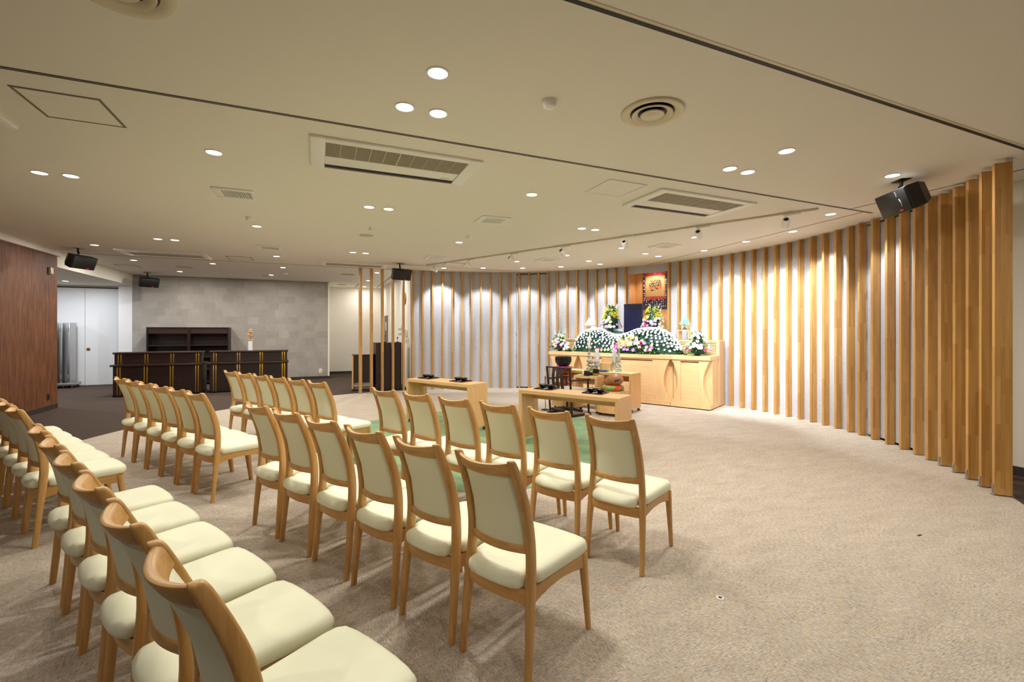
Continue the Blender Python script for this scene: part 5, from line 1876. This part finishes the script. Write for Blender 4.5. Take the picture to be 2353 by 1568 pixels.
# ---- hung loudspeakers
def wall_speaker(label, x, y, yaw, drop=0.12, pitch=22, s=1.0, off=0.03, accent=False):
    t_ = thing('hung_speaker', label, 'loudspeaker', (x, y, H), R(yaw), 'black loudspeakers hung from the ceiling')
    t_.scale = (s, s, s)
    MB().box(-0.05, 0.05, -0.075, 0.075, -0.006, -0.0005, 0.002).ob('ceiling_plate', M['black_metal'], t_)
    MB().tube([(0, 0, -0.006), (0, 0, -0.05), (0.015, 0.0, -0.085), (0.02, 0, -drop)], [0.016, 0.014, 0.02, 0.014], 10).ob('mount_arm', M['black_metal'], t_)
    c = MB()
    d_ = [(0.115, 0.21, 0.115), (0.095, 0.215, 0.12), (-0.03, 0.195, 0.115), (-0.14, 0.12, 0.085)]
    rings = [[(x_, sy * hw_, sz * hh_) for sy, sz in ((-1, -1), (1, -1), (1, 1), (-1, 1))] for x_, hw_, hh_ in d_]
    c.loft(rings)
    hd_ = c.ob('speaker_body', M['spk'], t_, 20)
    hd_.location = (off, 0, -drop - 0.115)
    hd_.rotation_euler = (0, R(pitch), 0)
    g = MB().box(0.1155, 0.122, -0.205, 0.205, -0.11, 0.11, 0.004).ob('front_grille', M['spk'], hd_)
    MB().box(0.1225, 0.124, 0.055, 0.10, -0.098, -0.086).ob('badge', M['red_badge'], hd_, 0)
    if not accent:
        return t_
    b_ = MB().tube([(0.124, 0.085, 0.105), (0.124, 0.085, 0.05)], 0.005, 6)
    b_.tube(crom([(0.124, 0.10, 0.02), (0.126, 0.112, -0.02), (0.124, 0.108, -0.06)], 4), 0.005, 6)
    b_.ob('silver_accent', M['steel'], hd_)
    return t_


wall_speaker('large black loudspeaker hung before the broad freestanding posts', 5.45, 2.70, 150.3, 0.075, 22, 1.0, -0.03, True)
wall_speaker('black loudspeaker hung near the end of the walnut wall', -4.08, 10.88, -28, 0.12, 22)
wall_speaker('black loudspeaker hung before the grey patchwork wall', -4.10, 14.68, -55, 0.12, 22)
wall_speaker('black loudspeaker hung beside the freestanding posts and white wall', 1.70, 10.46, -75, 0.12, 22)

# ================================================================== SMALL WALL ITEMS
t = thing('wall_sensor', 'small cream sensor box high on the walnut wall', 'sensor', (-4.6, 11.18, 2.595), 0)
MB().box(0.0005, 0.04, -0.055, 0.055, -0.065, 0.065, 0.012, seg=3).ob('housing', M['cream_plastic'], t)
MB().box(0.0402, 0.043, -0.035, 0.035, -0.04, 0.0, 0.001).ob('sensor_window', M['white_plastic'], t)
t = thing('wall_outlet', 'dark socket plate low on the walnut wall', 'socket', (-4.6, 11.13, 0.255), 0)
MB().box(0.0005, 0.008, -0.045, 0.045, -0.065, 0.065, 0.002).ob('plate', M['dark_trim'], t)
MB().box(0.0082, 0.010, -0.02, 0.02, -0.04, 0.04).ob('socket_insert', M['black'], t)
t = thing('wall_outlet', 'white socket plate low on the grey patchwork wall', 'socket', (0.075, 15.3, 0.24), R(-90))
MB().box(0.0005, 0.008, -0.045, 0.045, -0.068, 0.068, 0.002).ob('plate', M['white_plastic'], t)
MB().box(0.0082, 0.010, -0.02, 0.02, -0.045, 0.045).ob('socket_insert', M['cream_plastic'], t)
t = thing('wall_clock', 'round orange wooden clock on the white alcove wall', 'clock', (2.129, 12.22, 2.35), R(180))
b = MB().lathe([(0.001, 0), (0.15, 0), (0.16, 0.012), (0.15, 0.035), (0.13, 0.028), (0.001, 0.026)], n=36)
o = b.ob('clock_case', M['fin'], t, 50)
o.rotation_euler = (0, R(90), 0)
b = MB().lathe([(0.001, 0.0265), (0.128, 0.0265), (0.128, 0.029), (0.001, 0.029)], n=36)
o = b.ob('clock_face', M['paper'], t, 0)
o.rotation_euler = (0, R(90), 0)
MB().box(0.030, 0.032, -0.004, 0.004, 0, 0.08).box(0.0325, 0.034, 0.0, 0.06, -0.003, 0.003).ob('hands', M['black'], t, 0)
for z, lab in ((1.575, 'upper cream switch plate on the white alcove wall'), (1.44, 'lower cream switch plate on the white alcove wall')):
    t = thing('switch_panel', lab, 'switch', (2.129, 13.03, z), R(180), 'cream switch plates')
    MB().box(0.0, 0.012, -0.26, 0.26, -0.06, 0.06, 0.003).ob('plate', M['cream_plastic'], t)
    MB().box(0.0122, 0.016, -0.2, 0.2, -0.03, 0.03, 0.002).ob('rocker', M['white_plastic'], t)
t = thing('wall_phone', 'white intercom phone on the white wall by the curved wall', 'phone', (2.129, 12.0, 1.42), R(180))
MB().box(0, 0.04, -0.11, 0.11, -0.09, 0.09, 0.01).ob('phone_body', M['white_plastic'], t)
MB().box(0.0405, 0.07, 0.04, 0.09, -0.10, 0.11, 0.012).ob('handset', M['white_plastic'], t)
MB().box(0.0405, 0.043, -0.09, -0.05, -0.03, 0.05).ob('keypad', M['black'], t)
for y, lab in ((12.08, 'white switch below the intercom, nearer the clock'), (11.80, 'white switch below the intercom, nearer the curved wall')):
    t = thing('switch_panel', lab, 'switch', (2.129, y, 1.24), R(180), 'white switches below the intercom')
    MB().box(0, 0.012, -0.09, 0.09, -0.06, 0.06, 0.003).ob('plate', M['white_plastic'], t)
    MB().box(0.0122, 0.016, -0.04, 0.04, -0.03, 0.03, 0.002).ob('rocker', M['cream_plastic'], t)
t = thing('ceiling_bracket_box', 'small grey box at the ceiling corner beside the hung speaker', 'box', (2.06, 11.42, H), 0)
MB().box(-0.07, 0.06, -0.05, 0.05, -0.09, -0.0005, 0.004).ob('housing', M['grille'], t)
MB().box(-0.05, 0.04, -0.054, -0.0505, -0.07, -0.02).ob('cover_plate', M['dark_trim'], t, 0)
t = thing('microphone_stand', 'short black microphone on the tall dark cabinet end by the white wall', 'microphone', (1.84, 11.66, 1.1915), 0)
MB().lathe([(0.001, 0), (0.045, 0), (0.045, 0.015), (0.001, 0.018)], n=16).ob('base', M['black'], t)
MB().tube([(0, 0, 0.016), (0, 0, 0.10)], 0.005, 6).ob('neck', M['black_metal'], t)
MB().ball((0, 0, 0.115), 0.02, 2).ob('microphone_head', M['black'], t)
t = thing('floor_socket', 'tiny white ringed floor socket in the open carpet', 'socket', (2.032, 1.851, 0.0008), 0)
MB().lathe([(0.010, 0), (0.022, 0), (0.020, 0.003), (0.011, 0.003)], n=20, cap=False).ob('ring', M['white_plastic'], t)
MB().lathe([(0.001, 0), (0.0095, 0), (0.0095, 0.0015), (0.001, 0.0015)], n=16).ob('hole', M['black'], t)
o = MB().box(-0.02, 0.02, -0.006, 0.006, 0, 0.002).ob('floor_mark', M['twig'], None)
o.location = (3.972, 1.858, 0.0008)
tag(o, 'small dark scrap lying on the open carpet', 'scrap')
